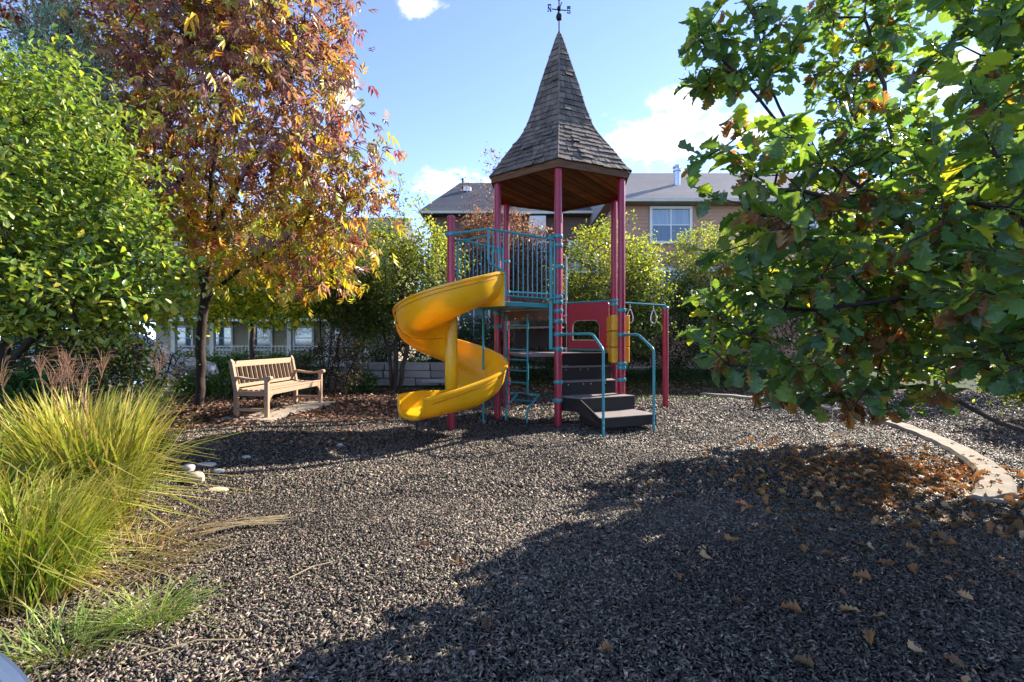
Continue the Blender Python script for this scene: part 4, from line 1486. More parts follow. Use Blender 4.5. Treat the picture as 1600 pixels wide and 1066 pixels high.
def limb_mesh(pos, par, r0=.006, rmax=.15, expo=2.08, sides=6, taper=None):
    n = len(pos)
    acc = np.zeros(n)
    for i in range(n - 1, -1, -1):
        if acc[i] == 0: acc[i] = r0 ** expo
        if par[i] >= 0: acc[par[i]] += acc[i]
    rad = np.minimum(acc ** (1 / expo), rmax)
    ids = np.where(par >= 0)[0]
    a, b = pos[par[ids]], pos[ids]
    ra, rb = rad[par[ids]], rad[ids]
    ra = np.minimum(ra, rb * 1.6)
    t = b - a
    t /= np.linalg.norm(t, axis=1, keepdims=True) + 1e-9
    ref = np.where(np.abs(t[:, 2:]) > .9, np.array([[1., 0, 0]]), np.array([[0, 0, 1.]]))
    u = np.cross(t, ref); u /= np.linalg.norm(u, axis=1, keepdims=True)
    w = np.cross(t, u)
    ang = np.arange(sides) * 2 * np.pi / sides
    ringd = u[:, None] * np.cos(ang)[None, :, None] + w[:, None] * np.sin(ang)[None, :, None]
    A = a[:, None] + ringd * ra[:, None, None] - t[:, None] * (ra * .25)[:, None, None]
    B = b[:, None] + ringd * rb[:, None, None] + t[:, None] * (rb * .25)[:, None, None]
    V = np.concatenate([A, B], 1).reshape(-1, 3)
    k = np.arange(sides)
    f = np.stack([k, (k + 1) % sides, sides + (k + 1) % sides, sides + k], 1)
    F = (f[None] + (np.arange(len(ids)) * 2 * sides)[:, None, None]).reshape(-1, 4)
    return V, F, rad

def leaves_at(pts, per, spread, Ln, ratio, cols, w=None, tmpl=LEAF4, up=.9, droop=.25, centre=None, colfn=None, var=.2):
    n = len(pts) * per
    P = np.repeat(pts, per, 0) + rng.normal(size=(n, 3)) * spread * np.array([1, 1, .75])
    out = P - (np.mean(pts, 0) if centre is None else np.array(centre))
    out /= np.linalg.norm(out, axis=1, keepdims=True) + 1e-9
    A = randunit(n) * .9 + out * .5 + np.array([0, 0, -droop])
    Nn = randunit(n) * .8 + out * .35 + np.array([0, 0, up])
    s = Ln * np.exp(rng.normal(size=n) * .2)
    tint = colfn(P) if colfn else pick(cols, n, w, var)
    return stamp(*tmpl, P, A, Nn, s, s * ratio, np.clip(tint, .002, .95))

def tree(name, loc, label, cat, stems, lobes, ntip, per, spread, Ln, ratio, cols, w=None, mat='leaf', bark='bark', group=None, tmpl=LEAF4, shell=1.6, rmax=.12, r0=.005,
         up=.9, droop=.25, colfn=None, shoots=None, extra=None, step=.35, minsep=0):
    o = thing(name, loc, label, cat, group)
    T = lobe_points(lobes, ntip, shell, minsep)
    T[:, 2] = np.maximum(T[:, 2], gh(loc[0], loc[1]) + .08)
    if shoots is not None:
        T = np.concatenate([T, shoots])
    pos, par, tips = grow(stems, T, step)
    V, F, rad = limb_mesh(pos, par, r0, rmax)
    mk('trunk', V, F, bark, o, True)
    parts = [leaves_at(T, per, spread, Ln, ratio, cols, w, tmpl, up, droop, None, colfn)]
    if extra:
        parts += extra
    V, F, t, c = join(parts)
    tag(mk('crown', V, F, mat, o, False, t), kind='stuff')
    return o

def shoot_pts(x, y, z0, z1, n, sx=.25):
    return np.stack([x + rng.normal(size=n) * sx, y + rng.normal(size=n) * sx, np.linspace(z0, z1, n)], 1)

# --- ash in autumn colour left of centre
def ash_col(P):
    n = len(P)
    t = sm(3.0, 4.6, P[:, 2] + rng.normal(size=n) * .55) * .75 + .25 * sm(-5.2, -3.2, P[:, 0])
    clump = vnoise(P[:, 0] * 1.0 + P[:, 1], P[:, 2] + P[:, 1] * .7, .55)
    t = np.clip(t * .75 + (clump - .5) * .9 + .12, 0, 1)
    warm = pick([(.56, .43, .045), (.44, .43, .05), (.60, .33, .04), (.32, .33, .05)], n, [3, 3, 2, 2], .18)
    red = pick([(.25, .105, .085), (.31, .135, .07), (.22, .11, .10), (.37, .21, .09), (.27, .165, .10), (.33, .08, .07), (.25, .14, .135)], n, [4, 3, 5, 2.5, 4, 1.5, 4], .2)
    k = (rng.random(n) < t)[:, None]
    return np.where(k, red, warm)
g0 = gh(-6.15, 9.3)
tree('ash_tree', (-6.15, 9.3, g0), 'tall ash tree with red orange and gold autumn leaves behind the bench', 'tree',
     [[(-6.15, 9.3, g0 - .2), (-6.13, 9.3, 1.2), (-6.05, 9.28, 2.35), (-5.95, 9.25, 3.3), (-5.85, 9.2, 4.6), (-5.6, 9.2, 6.3), (-5.4, 9.2, 8.4)],
      [(-6.05, 9.28, 2.3), (-6.3, 9.35, 3.4), (-6.7, 9.45, 4.8), (-7.3, 9.5, 6.8)], [(-6.06, 9.28, 2.2), (-5.3, 9.1, 2.75), (-4.3, 8.95, 3.3), (-3.6, 8.9, 3.9)],
      [(-5.95, 9.25, 3.4), (-5.2, 9.15, 4.6), (-4.4, 9.1, 6.0), (-4.0, 9.1, 7.4)]],
     [((-5.5, 9.2, 5.6), (2.3, 2.0, 2.5)), ((-3.35, 9.0, 4.5), (1.05, 1.0, 1.5)), ((-3.7, 8.8, 3.05), (1.25, .9, .75)), ((-4.9, 9.3, 7.9), (1.75, 1.7, 1.5)), ((-7.3, 9.5, 5.4), (1.3, 1.3, 2.0)),
      ((-5.2, 9.1, 3.2), (1.3, 1.0, .55)), ((-6.6, 9.4, 8.6), (1.6, 1.5, 1.4))],
     1100, 7, .21, .24, .95, None, mat='leaf_ash', bark='bark_dark', tmpl=ASH, shell=1.25, rmax=.135, r0=.0050, up=1.0, droop=.5, colfn=ash_col)

# --- big green shrub tree on the left edge
GL = [(.170, .235, .042), (.245, .305, .050), (.325, .380, .058), (.090, .145, .030), (.45, .44, .07)]
def left_col(P):
    n = len(P)
    y = sm(2.4, 1.6, P[:, 2] + rng.normal(size=n) * .3)[:, None]
    base = pick(GL, n, [4, 5, 3, 2, .8], .18)
    yel = pick([(.40, .40, .04), (.50, .43, .05), (.28, .34, .035)], n, None, .15)
    k = rng.random((n, 1)) < y * .55
    return np.where(k, yel, base)
tree('green_tree', (-6.2, 5.5, gh(-6.2, 5.5)), 'broad green small leaved tree filling the left edge', 'tree',
     [[(-6.2, 5.5, 0), (-6.0, 5.5, 1.0), (-5.6, 5.45, 2.2), (-5.3, 5.4, 3.4)], [(-6.2, 5.5, .2), (-6.5, 5.4, 1.3), (-7.0, 5.5, 3.0)], [(-6.1, 5.5, .3), (-5.6, 5.2, 1.1), (-4.9, 5.1, 1.7)]],
     [((-5.75, 5.5, 3.15), (1.55, 1.3, 1.45)), ((-7.2, 5.6, 3.3), (1.7, 1.4, 1.75)), ((-4.75, 5.15, 2.05), (.95, .9, .62)), ((-6.3, 5.0, 2.1), (1.3, .8, .75)), ((-5.3, 5.2, 2.55), (1.0, .9, .9)), ((-4.25, 5.2, 2.0), (.62, .6, .52))],
     1700, 24, .115, .078, .56, None, mat='leaf_gloss', bark='bark_dark', tmpl=LEAF7, shell=1.7, rmax=.08, r0=.004, up=1.3, droop=.0, colfn=left_col,
     shoots=np.concatenate([shoot_pts(x_, y_, z_, z_ + h_, 5, .05) for x_, y_, z_, h_ in [(-5.0, 5.3, 4.2, .5), (-5.9, 5.2, 4.5, .55), (-6.6, 5.2, 4.7, .6), (-4.35, 5.1, 3.3, .45), (-4.1, 5.0, 2.5, .4), (-3.75, 5.1, 2.1, .25), (-7.2, 5.1, 4.8, .6), (-3.85, 5.0, 1.75, .2), (-4.6, 5.0, 3.8, .4)]]))

# --- silver green juniper behind it
JU = [(.22, .30, .24), (.16, .23, .18), (.30, .37, .29), (.10, .15, .115)]
tree('juniper_tree', (-7.5, 7.7, .1), 'silver green juniper rising between green tree and ash', 'tree',
     [[(-7.5, 7.7, -.1), (-7.45, 7.7, 3.5), (-7.4, 7.7, 6.6)]],
     [((-7.45, 7.7, 3.4), (1.0, .9, 2.4)), ((-7.35, 7.7, 5.6), (.62, .6, 1.3)), ((-6.95, 7.6, 5.1), (.5, .5, .7))],
     900, 26, .12, .12, .18, JU, [4, 4, 3, 2], tmpl=NEEDLE, shell=1.8, rmax=.1, up=.2, droop=-.75)
tree('red_tree', (-10.6, 10.2, .05), 'dark red leaved tree top behind the left green tree', 'tree',
     [[(-10.6, 10.2, -.1), (-10.5, 10.2, 4), (-10.3, 10.2, 8)]], [((-10.3, 10.2, 6.5), (2.2, 1.8, 3.4)), ((-9.0, 10.6, 8.8), (1.6, 1.5, 1.6))],
     520, 22, .24, .12, .5, [(.13, .035, .03), (.20, .06, .03), (.09, .03, .03), (.22, .13, .04)], shell=1.6, rmax=.14)

# --- dark bushes under the left tree
tree('dark_bush', (-4.95, 4.75, .1), 'dark green bush behind the tall grass at the left', 'bush', [[(-4.95, 4.75, .0), (-4.95, 4.75, .5)]],
     [((-4.95, 4.75, .62), (.75, .5, .50))], 240, 22, .075, .065, .55, [(.025, .075, .018), (.04, .10, .022), (.06, .13, .028)], mat='leaf_gloss', tmpl=LEAF7, rmax=.02, r0=.003)
tree('dark_bush', (-6.1, 6.6, .1), 'shadowed bush deep under the left green tree', 'bush', [[(-6.1, 6.6, .0), (-6.1, 6.6, .55), (-5.7, 6.65, .58)]],
     [((-6.2, 6.7, .75), (1.3, .6, .7)), ((-7.6, 6.6, .9), (1.3, .6, .9)), ((-6.9, 8.2, .75), (.9, .5, .75)), ((-5.7, 6.6, .9), (.6, .5, .6))], 560, 18, .10, .07, .55, [(.03, .07, .018), (.05, .09, .02), (.09, .07, .03)], rmax=.03, r0=.004)

tree('bare_bush', (-6.25, 7.7, .1), 'dark bare twiggy bush under the edge of the left tree', 'bush', [[(-6.25 + a, 7.7, -.05), (-6.25 + a * 1.6, 7.7, .6), (-6.25 + a * 2.6, 7.65, 1.2)] for a in (-.45, -.2, .1, .3)],
     [((-6.4, 7.7, .9), (1.15, .5, .75)), ((-7.3, 7.7, 1.1), (.8, .5, .9))], 620, 7, .09, .055, .5, [(.10, .060, .045), (.065, .042, .034), (.05, .07, .025), (.14, .10, .06)], bark='bark_dark', rmax=.03, r0=.004)

# --- yellow green maple beyond the bench and other trees at the back
YG = [(.52, .48, .035), (.42, .47, .035), (.27, .36, .03), (.66, .48, .035), (.16, .24, .03)]
tree('maple_tree', (-7.7, 14.0, .0), 'yellow green maple beyond the bench', 'tree',
     [[(-7.7, 14.0, -.1), (-7.7, 14.0, 1.9), (-7.4, 14.0, 3.6)], [(-7.7, 14, 1.9), (-6.3, 13.9, 2.9), (-5.3, 13.8, 3.4)]],
     [((-7.6, 13.2, 3.0), (1.7, 1.0, 1.0)), ((-5.7, 12.9, 2.95), (1.3, .9, .95)), ((-6.6, 13.0, 2.3), (1.9, .8, .40)), ((-7.2, 14.0, 4.0), (2.2, 1.4, 1.3)), ((-9.0, 13.4, 2.7), (1.1, .9, .9))],
     760, 17, .19, .13, .75, YG, [4, 4, 3, 2, 2], rmax=.12, shell=1.4, up=1.1)
OL = [(.10, .145, .025), (.15, .185, .03), (.22, .24, .035), (.06, .095, .02), (.30, .29, .05)]
OLw = [4, 4, 3, 3, 1.2]
def olive(lo, hi, rx=0):  # upper leaves coloured paler and yellower to stand in for sunlit crown tops
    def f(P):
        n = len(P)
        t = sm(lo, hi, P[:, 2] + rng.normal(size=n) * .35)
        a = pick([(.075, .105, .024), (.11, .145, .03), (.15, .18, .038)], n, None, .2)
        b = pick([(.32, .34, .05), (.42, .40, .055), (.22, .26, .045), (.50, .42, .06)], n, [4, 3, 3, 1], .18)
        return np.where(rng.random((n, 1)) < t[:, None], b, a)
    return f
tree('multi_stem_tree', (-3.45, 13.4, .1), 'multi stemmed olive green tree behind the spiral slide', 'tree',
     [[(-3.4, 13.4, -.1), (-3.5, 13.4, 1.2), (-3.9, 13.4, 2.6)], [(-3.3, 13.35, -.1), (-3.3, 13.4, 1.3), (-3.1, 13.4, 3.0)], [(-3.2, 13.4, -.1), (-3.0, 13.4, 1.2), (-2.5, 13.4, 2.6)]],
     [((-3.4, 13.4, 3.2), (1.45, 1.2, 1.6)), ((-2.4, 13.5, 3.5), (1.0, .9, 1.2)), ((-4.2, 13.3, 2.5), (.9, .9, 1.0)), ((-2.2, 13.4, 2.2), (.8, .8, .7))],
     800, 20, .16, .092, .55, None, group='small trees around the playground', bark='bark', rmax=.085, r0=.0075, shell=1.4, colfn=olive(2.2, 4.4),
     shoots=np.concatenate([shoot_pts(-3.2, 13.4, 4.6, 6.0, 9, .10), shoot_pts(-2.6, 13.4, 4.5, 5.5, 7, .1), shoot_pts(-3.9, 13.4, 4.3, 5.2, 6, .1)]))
PU = [(.21, .085, .08), (.27, .12, .10), (.15, .06, .06), (.34, .18, .13), (.26, .18, .07)]
tree('plum_tree', (-.55, 17.6, .36), 'purple leaved plum tree in front of the grey roofed house', 'tree',
     [[(-.55, 17.6, .2), (-.5, 17.6, 1.8), (-.4, 17.6, 4.5)]], [((-.5, 17.6, 4.6), (1.75, 1.3, 1.7)), ((.9, 17.6, 4.3), (1.2, 1.0, 1.3)), ((-1.5, 17.6, 4.4), (1.0, .9, 1.2))],
     900, 20, .19, .095, .6, PU, [4, 4, 3, 3, 1], rmax=.1, shell=1.3,
     shoots=np.concatenate([shoot_pts(-.75, 17.5, 6.0, 8.4, 12, .16), shoot_pts(-1.6, 17.5, 5.6, 7.3, 8, .12), shoot_pts(-.2, 17.5, 6.0, 8.2, 9, .14)]))
tree('round_tree', (2.75, 13.6, .05), 'rounded yellow green tree behind the red window panel', 'tree',
     [[(2.7, 13.6, -.1), (2.6, 13.6, 1.2), (2.3, 13.6, 3.0)], [(2.8, 13.6, -.1), (3.0, 13.6, 1.3), (3.4, 13.6, 3.0)], [(2.75, 13.55, -.1), (2.8, 13.5, 2.8)]],
     [((2.75, 13.6, 3.25), (1.45, 1.2, 1.60)), ((1.9, 13.6, 2.2), (.9, .9, 1.0)), ((3.7, 13.6, 2.9), (.8, .8, 1.2)), ((3.0, 13.3, 1.7), (1.2, .8, .7))],
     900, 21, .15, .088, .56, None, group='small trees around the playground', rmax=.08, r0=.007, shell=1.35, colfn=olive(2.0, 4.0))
tree('round_tree', (6.7, 16.2, .3), 'green tree below the tan house windows beside the oak', 'tree',
     [[(6.7, 16.2, .1), (6.7, 16.2, 1.6), (6.5, 16.2, 3.6)], [(6.8, 16.2, .1), (7.2, 16.2, 3.2)]],
     [((6.7, 16.2, 3.7), (1.5, 1.1, 1.7)), ((5.9, 16.1, 2.6), (.9, .8, 1.0)), ((8.0, 16.3, 3.2), (1.2, 1.0, 1.4))],
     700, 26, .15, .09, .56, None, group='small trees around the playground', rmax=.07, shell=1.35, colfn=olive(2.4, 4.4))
DK = [(.030, .055, .016), (.045, .075, .020), (.065, .095, .025), (.10, .13, .03)]
for (x, y, rx, rz, lab) in [(1.1, 15.2, 1.2, 1.1, 'dark hedge shrub seen beneath the upper deck'), (3.3, 15.4, 1.3, 1.2, 'dark hedge shrub behind the red window panel'),
                            (5.0, 15.1, 1.2, 1.15, 'dark hedge shrub behind the ring post'), (7.1, 15.3, 1.3, 1.3, 'dark hedge shrub partly hidden by the oak leaves'), (-1.0, 15.6, 1.0, 1.0, 'dark hedge shrub behind the slide pole'),
                            (9.3, 15.2, 1.4, 1.4, 'dark hedge shrub far right behind the oak'),
                            (-2.7, 16.0, 1.2, 1.3, 'dark hedge shrub above the stone wall'), (-4.7, 16.3, 1.2, 1.3, 'dark hedge shrub behind the multi stemmed trunk')]:
    tree('hedge_shrub', (x, y, gh(x, y)), lab, 'shrub', [[(x, y, gh(x, y) - .1), (x, y, 1.0)]], [((x, y, gh(x, y) + rz * .95), (rx, .75, rz))], 300, 20, .13, .075, .55, DK, [4, 4, 3, 1],
         group='hedge shrubs along the far lawn', rmax=.04, shell=1.8)
# purple brown bush and shaded trunks beside the bench
tree('bare_bush', (-4.5, 11.6, .05), 'purple brown twiggy bush right of the bench', 'bush', [[(-4.5 + a, 11.6, -.05), (-4.5 + a * 1.6, 11.6, .6), (-4.5 + a * 2.4, 11.55, 1.1)] for a in (-.3, -.1, .12, .3)],
     [((-4.5, 11.6, .72), (.95, .6, .62)), ((-4.2, 11.6, 1.3), (.6, .5, .4))], 420, 9, .09, .055, .5, [(.085, .050, .045), (.055, .034, .032), (.12, .075, .055), (.05, .065, .025)], bark='bark_dark', rmax=.03, r0=.004)
tree('shade_tree', (-5.0, 12.7, .02), 'dark green tree with close trunks behind the bench end', 'tree',
     [[(-5.0, 12.72, -.15), (-5.02, 12.7, .15), (-5.15, 12.7, 1.6), (-5.2, 12.7, 2.6)], [(-5.0, 12.72, -.15), (-4.97, 12.72, .15), (-4.85, 12.7, 1.6), (-4.7, 12.7, 2.7)], [(-5.0, 12.72, -.15), (-4.94, 12.7, .15), (-4.6, 12.7, 1.6), (-4.35, 12.8, 2.6)]],
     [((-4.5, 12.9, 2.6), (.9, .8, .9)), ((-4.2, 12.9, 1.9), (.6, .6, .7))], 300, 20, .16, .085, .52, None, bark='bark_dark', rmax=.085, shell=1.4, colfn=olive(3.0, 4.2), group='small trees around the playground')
tree('low_hedge', (-10.4, 18.6, .0), 'clipped green hedge in front of the porch house', 'hedge', [[(-13.4, 18.6, -.05), (-10.4, 18.6, .3), (-7.6, 18.6, .3)]],
     [((-12.4, 18.6, .46), (1.5, .5, .48)), ((-10.4, 18.6, .46), (1.5, .5, .48)), ((-8.6, 18.6, .46), (1.4, .5, .48))], 700, 18, .11, .09, .6, [(.07, .13, .025), (.11, .17, .03), (.15, .21, .035)], rmax=.03, up=1.2)
for (x, y, lab) in ((-7.1, 10.8, 'small leafy shrub left of the ash trunk'), (-6.3, 10.6, 'small leafy shrub at the foot of the ash tree'), (-5.6, 10.9, 'small leafy shrub behind the bench back'), (-4.1, 12.9, 'low green shrub beside the stone wall')):
    tree('small_shrub', (x, y, gh(x, y)), lab, 'shrub', [[(x, y, gh(x, y) - .05), (x, y, .3)]], [((x, y, gh(x, y) + .32), (.42, .3, .32))], 90, 16, .07, .07, .6, [(.08, .14, .022), (.12, .18, .03), (.05, .09, .02)], rmax=.02, r0=.003,
         group='small shrubs behind the bench')
# trees further out on both sides
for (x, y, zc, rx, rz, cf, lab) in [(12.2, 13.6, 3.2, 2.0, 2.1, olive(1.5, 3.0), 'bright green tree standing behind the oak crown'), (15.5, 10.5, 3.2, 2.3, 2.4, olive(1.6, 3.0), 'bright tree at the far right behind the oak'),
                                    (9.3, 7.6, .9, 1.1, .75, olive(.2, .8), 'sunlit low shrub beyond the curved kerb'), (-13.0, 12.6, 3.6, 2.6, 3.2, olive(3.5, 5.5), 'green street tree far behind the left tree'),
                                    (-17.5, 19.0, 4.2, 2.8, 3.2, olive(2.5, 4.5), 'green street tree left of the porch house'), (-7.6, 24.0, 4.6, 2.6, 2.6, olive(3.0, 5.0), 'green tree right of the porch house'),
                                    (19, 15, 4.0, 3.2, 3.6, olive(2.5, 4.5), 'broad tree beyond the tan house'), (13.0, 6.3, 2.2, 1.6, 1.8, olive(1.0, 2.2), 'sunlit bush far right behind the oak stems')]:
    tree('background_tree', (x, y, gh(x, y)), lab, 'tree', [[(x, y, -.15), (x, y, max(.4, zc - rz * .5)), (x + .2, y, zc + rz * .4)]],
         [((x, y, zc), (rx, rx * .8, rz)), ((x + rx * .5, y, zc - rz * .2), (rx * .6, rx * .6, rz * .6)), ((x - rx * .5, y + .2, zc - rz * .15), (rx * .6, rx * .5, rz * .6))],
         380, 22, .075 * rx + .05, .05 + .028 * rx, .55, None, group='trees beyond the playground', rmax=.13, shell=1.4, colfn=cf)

# ------------------------------------------------------------------ near oak on the right
def oak():
    base = np.array([5.5, 4.7, gh(5.5, 4.7)])
    o = thing('oak_tree', tuple(base), 'low branching oak with large lobed green and browning leaves at the right', 'tree')
    stems = [[(5.5, 4.7, -.15), (5.0, 4.6, .5), (4.1, 4.7, .95), (3.1, 4.8, .84), (2.45, 4.8, .70)],
             [(5.55, 4.7, -.15), (5.25, 4.55, 1.2), (4.35, 4.5, 1.95), (3.5, 4.5, 2.7), (2.65, 4.45, 3.35), (2.4, 4.45, 3.9), (2.25, 4.4, 4.5)],
             [(2.65, 4.45, 3.35), (2.1, 4.4, 3.9), (1.75, 4.4, 4.25)],
             [(4.35, 4.5, 1.95), (4.3, 5.3, 3.6), (4.35, 5.8, 5.4)],
             [(5.6, 4.7, -.1), (5.6, 4.2, 1.8), (4.7, 3.7, 3.0), (3.5, 3.2, 3.6)],
             [(5.25, 4.55, 1.2), (3.9, 3.4, 1.75), (2.75, 2.6, 2.1)],
             [(4.35, 4.5, 1.95), (3.2, 4.1, 1.75), (2.1, 3.65, 1.65)], [(3.5, 4.5, 2.7), (2.4, 3.7, 2.55), (1.6, 3.1, 2.4)],
             [(3.9, 3.4, 1.75), (3.3, 2.9, 1.3)],
             [(5.6, 4.75, -.1), (6.0, 5.3, 2.2), (6.0, 5.6, 4.4)]]
    lobes = [((2.15, 4.45, 4.15), (.66, .45, .45)), ((4.3, 5.9, 5.2), (.62, .6, .95)), ((3.35, 3.1, 3.55), (.60, .5, .65)), ((1.56, 3.05, 2.42), (.33, .34, .46)), ((3.6, 4.6, 3.35), (.7, .45, .5)), ((2.62, 3.75, 2.66), (.66, .36, .56)),
             ((4.30, 4.85, 1.98), (1.32, 1.05, .92)), ((2.65, 2.6, 2.2), (.45, .40, .75)), ((3.35, 4.7, .95), (.85, .6, .28)), ((5.6, 4.6, 2.6), (1.2, 1.2, 1.6)), ((5.3, 6.8, 2.0), (1.2, .9, 1.1)),
             ((1.95, 3.6, 1.66), (.58, .42, .60)), ((3.5, 3.2, 1.5), (.65, .5, .5)), ((4.9, 4.9, 3.1), (.7, .7, .7))]
    T = lobe_points(lobes, 2900, 1.1, .145)
    # keep the crown out of the open sky gaps and off the camera side
    T = T[(T[:, 1] > 1.95) & (T[:, 2] > .55)]
    pos, par, tips = grow(stems, T, .30, .08, .10)
    V, F, rad = limb_mesh(pos, par, .0042, .075, 2.25, 7)
    mk('trunk', V, F, 'bark_dark', o, True)
    tp = pos[tips]
    prev = pos[par[tips]]
    dirs = tp - prev
    dirs /= np.linalg.norm(dirs, axis=1, keepdims=True) + 1e-9
    n = len(tp)
    per = 8
    P = np.repeat(tp, per, 0) - np.repeat(dirs, per, 0) * rng.uniform(0, .16, (n * per, 1))
    D = np.repeat(dirs, per, 0)
    A = randunit(n * per)
    A = A - D * np.sum(A * D, 1, keepdims=True) * .6
    A = A * 1.0 + D * .75 + np.array([0, 0, -.18])
    P = P + A / np.linalg.norm(A, axis=1, keepdims=True) * .02
    Nn = randunit(n * per) * .55 + np.array([0, 0, 1.0])
    dead = rng.random(n) < np.where(tp[:, 2] < 1.0, .34, .08)
    pd_ = np.repeat(dead, per)
    single = rng.random(n * per) < .05
    dm = pd_ | single
    A[dm] = A[dm] * .6 + np.array([0, 0, -1.1])
    Nn[dm] = randunit(int(dm.sum()))
    Ln = rng.uniform(.115, .20, n * per) * np.where(dm, .85, 1)
    green = pick(GR[:7], n * per, [5, 5, 5, 3, 4, 1.4, .7], .16)
    brown = pick([(.30, .125, .040), (.20, .085, .035), (.36, .18, .07), (.26, .13, .07), (.42, .20, .03)], n * per, None, .18)
    tint = np.clip(np.where(dm[:, None], brown, green), .004, .9)
    # apparent size decides which leaves stand as objects of their own
    px = P[:, 0] / P[:, 1] * 738; pz_ = (P[:, 2] - 1.4) / P[:, 1] * 738
    inview = (np.abs(px) < 800) & (np.abs(pz_) < 533)
    app = np.where(inview, Ln / np.linalg.norm(P, axis=1), 0)
    big = np.argsort(-app)[:300]
    rest = np.setdiff1d(np.arange(n * per), big)
    parts = []
    kind = rng.integers(0, 6, n * per)
    for k in range(6):
        i = rest[(kind[rest] == k) & ~dm[rest]]
        parts.append(stamp(*OAKS[k], P[i], A[i], Nn[i], Ln[i], Ln[i] * rng.uniform(.62, .85, len(i)), tint[i]))
    for k in range(3):
        i = rest[dm[rest] & (kind[rest] % 3 == k)]
        parts.append(stamp(*DEADS[k], P[i], A[i], Nn[i], Ln[i], Ln[i] * .64, tint[i]))
    V, F, t, c = join(parts)
    crown = tag(mk('crown', V, F, 'oak_leaf', o, False, t, c), kind='stuff')
    # individual leaves share a set of meshes
    lib = {}
    A_, B_, C_ = frames(A, Nn)
    for i in big:
        d = bool(dm[i])
        q = int(np.argmin(np.sum((np.array(BR if d else GR) - tint[i]) ** 2, 1)))
        key = (d, q, int(kind[i]) % (3 if d else 6))
        if key not in lib:
            Tm, TF = (DEADS if d else OAKS)[key[2]]
            ob = mk('leaf', Tm, TF, 'oak_leaf', None, True, np.tile(np.array((BR if d else GR)[q]), (len(Tm), 1)), Tm)
            lib[key] = ob.data
            bpy.data.objects.remove(ob, do_unlink=True)
        ob = bpy.data.objects.new('leaf', lib[key])
        COL.objects.link(ob)
        ob.parent = crown
        m = Matrix((A_[i] * Ln[i], B_[i] * Ln[i] * (.66 if d else .74), C_[i] * Ln[i])).transposed().to_4x4()
        m.translation = Vector(P[i] - base)
        ob.matrix_local = m
GR = [(.082, .160, .052), (.108, .192, .054), (.150, .235, .052), (.200, .285, .050), (.098, .178, .092), (.32, .37, .05), (.47, .42, .05), (.16, .22, .075)]
BR = [(.30, .125, .040), (.20, .085, .035), (.36, .18, .07), (.26, .13, .07), (.42, .20, .03)]
oak()

# ------------------------------------------------------------------ ornamental grass
def blades(n, cx, cy, rad, h0, h1, lean, droop, wid, basec, midc, tipc, seg=6, front=None):
    a = rng.uniform(0, 2 * np.pi, n)
    rr = rad * np.sqrt(rng.random(n))
    bx, by = cx + rr * np.cos(a), cy + rr * np.sin(a) * .8
    az_ = a + rng.normal(size=n) * .8
    H = rng.uniform(h0, h1, n)
    ln = lean * (.25 + .9 * rr / rad) * rng.uniform(.5, 1.4, n)
    dr = droop * rng.uniform(.3, 1.5, n)
    d = np.stack([np.cos(az_), np.sin(az_), np.zeros(n)], 1)
    side = np.stack([-np.sin(az_ + rng.normal(size=n) * .8), np.cos(az_), np.zeros(n)], 1)
    side /= np.linalg.norm(side, axis=1, keepdims=True)
    z0 = ground_h(bx, by)
    V = np.zeros((n, seg + 1, 2, 3)); C = np.zeros((n, seg + 1, 2, 3))
    kink = rng.random(n) < .10
    kt = rng.uniform(.35, .8, n)
    tone = (1 + .22 * rng.normal(size=(n, 1)).clip(-2, 2))
    mid = pick(midc, n, None, .12); bs = pick(basec, n, None, .15); tp = pick(tipc, n, None, .15)
    for k in range(seg + 1):
        t = k / seg
        out = H * (ln * t + dr * t ** 3)
        up = H * (t - .38 * dr * t ** 3 - .10 * ln * t)
        p = np.stack([bx, by, z0 - .01], 1) + d * out[:, None] + np.array([0, 0, 1.0]) * up[:, None]
        kk = np.where(kink, np.maximum(0, t - kt), 0)[:, None]
        p = p + d * kk * H[:, None] * .9 - np.array([0, 0, 1.0]) * kk * H[:, None] * 1.3
        w = wid * (1 - .25 * t) * (1 if k < seg else .12) * rng.uniform(.8, 1.2, n)
        V[:, k, 0] = p - side * w[:, None] * .5
        V[:, k, 1] = p + side * w[:, None] * .5 + np.array([0, 0, .001])
        c = bs * max(0, 1 - t * 3.2) + mid * min(1, t * 3.2) * (1 - sm(.55, 1.0, t)) + tp * sm(.55, 1.0, t)
        C[:, k, 0] = C[:, k, 1] = c * tone
    f = np.array([[2 * k, 2 * k + 1, 2 * k + 3, 2 * k + 2] for k in range(seg)])
    F = (f[None] + (np.arange(n) * 2 * (seg + 1))[:, None, None]).reshape(-1, 4)
    return V.reshape(-1, 3), F, np.clip(C.reshape(-1, 3), .003, .9), V.reshape(-1, 3) * 0

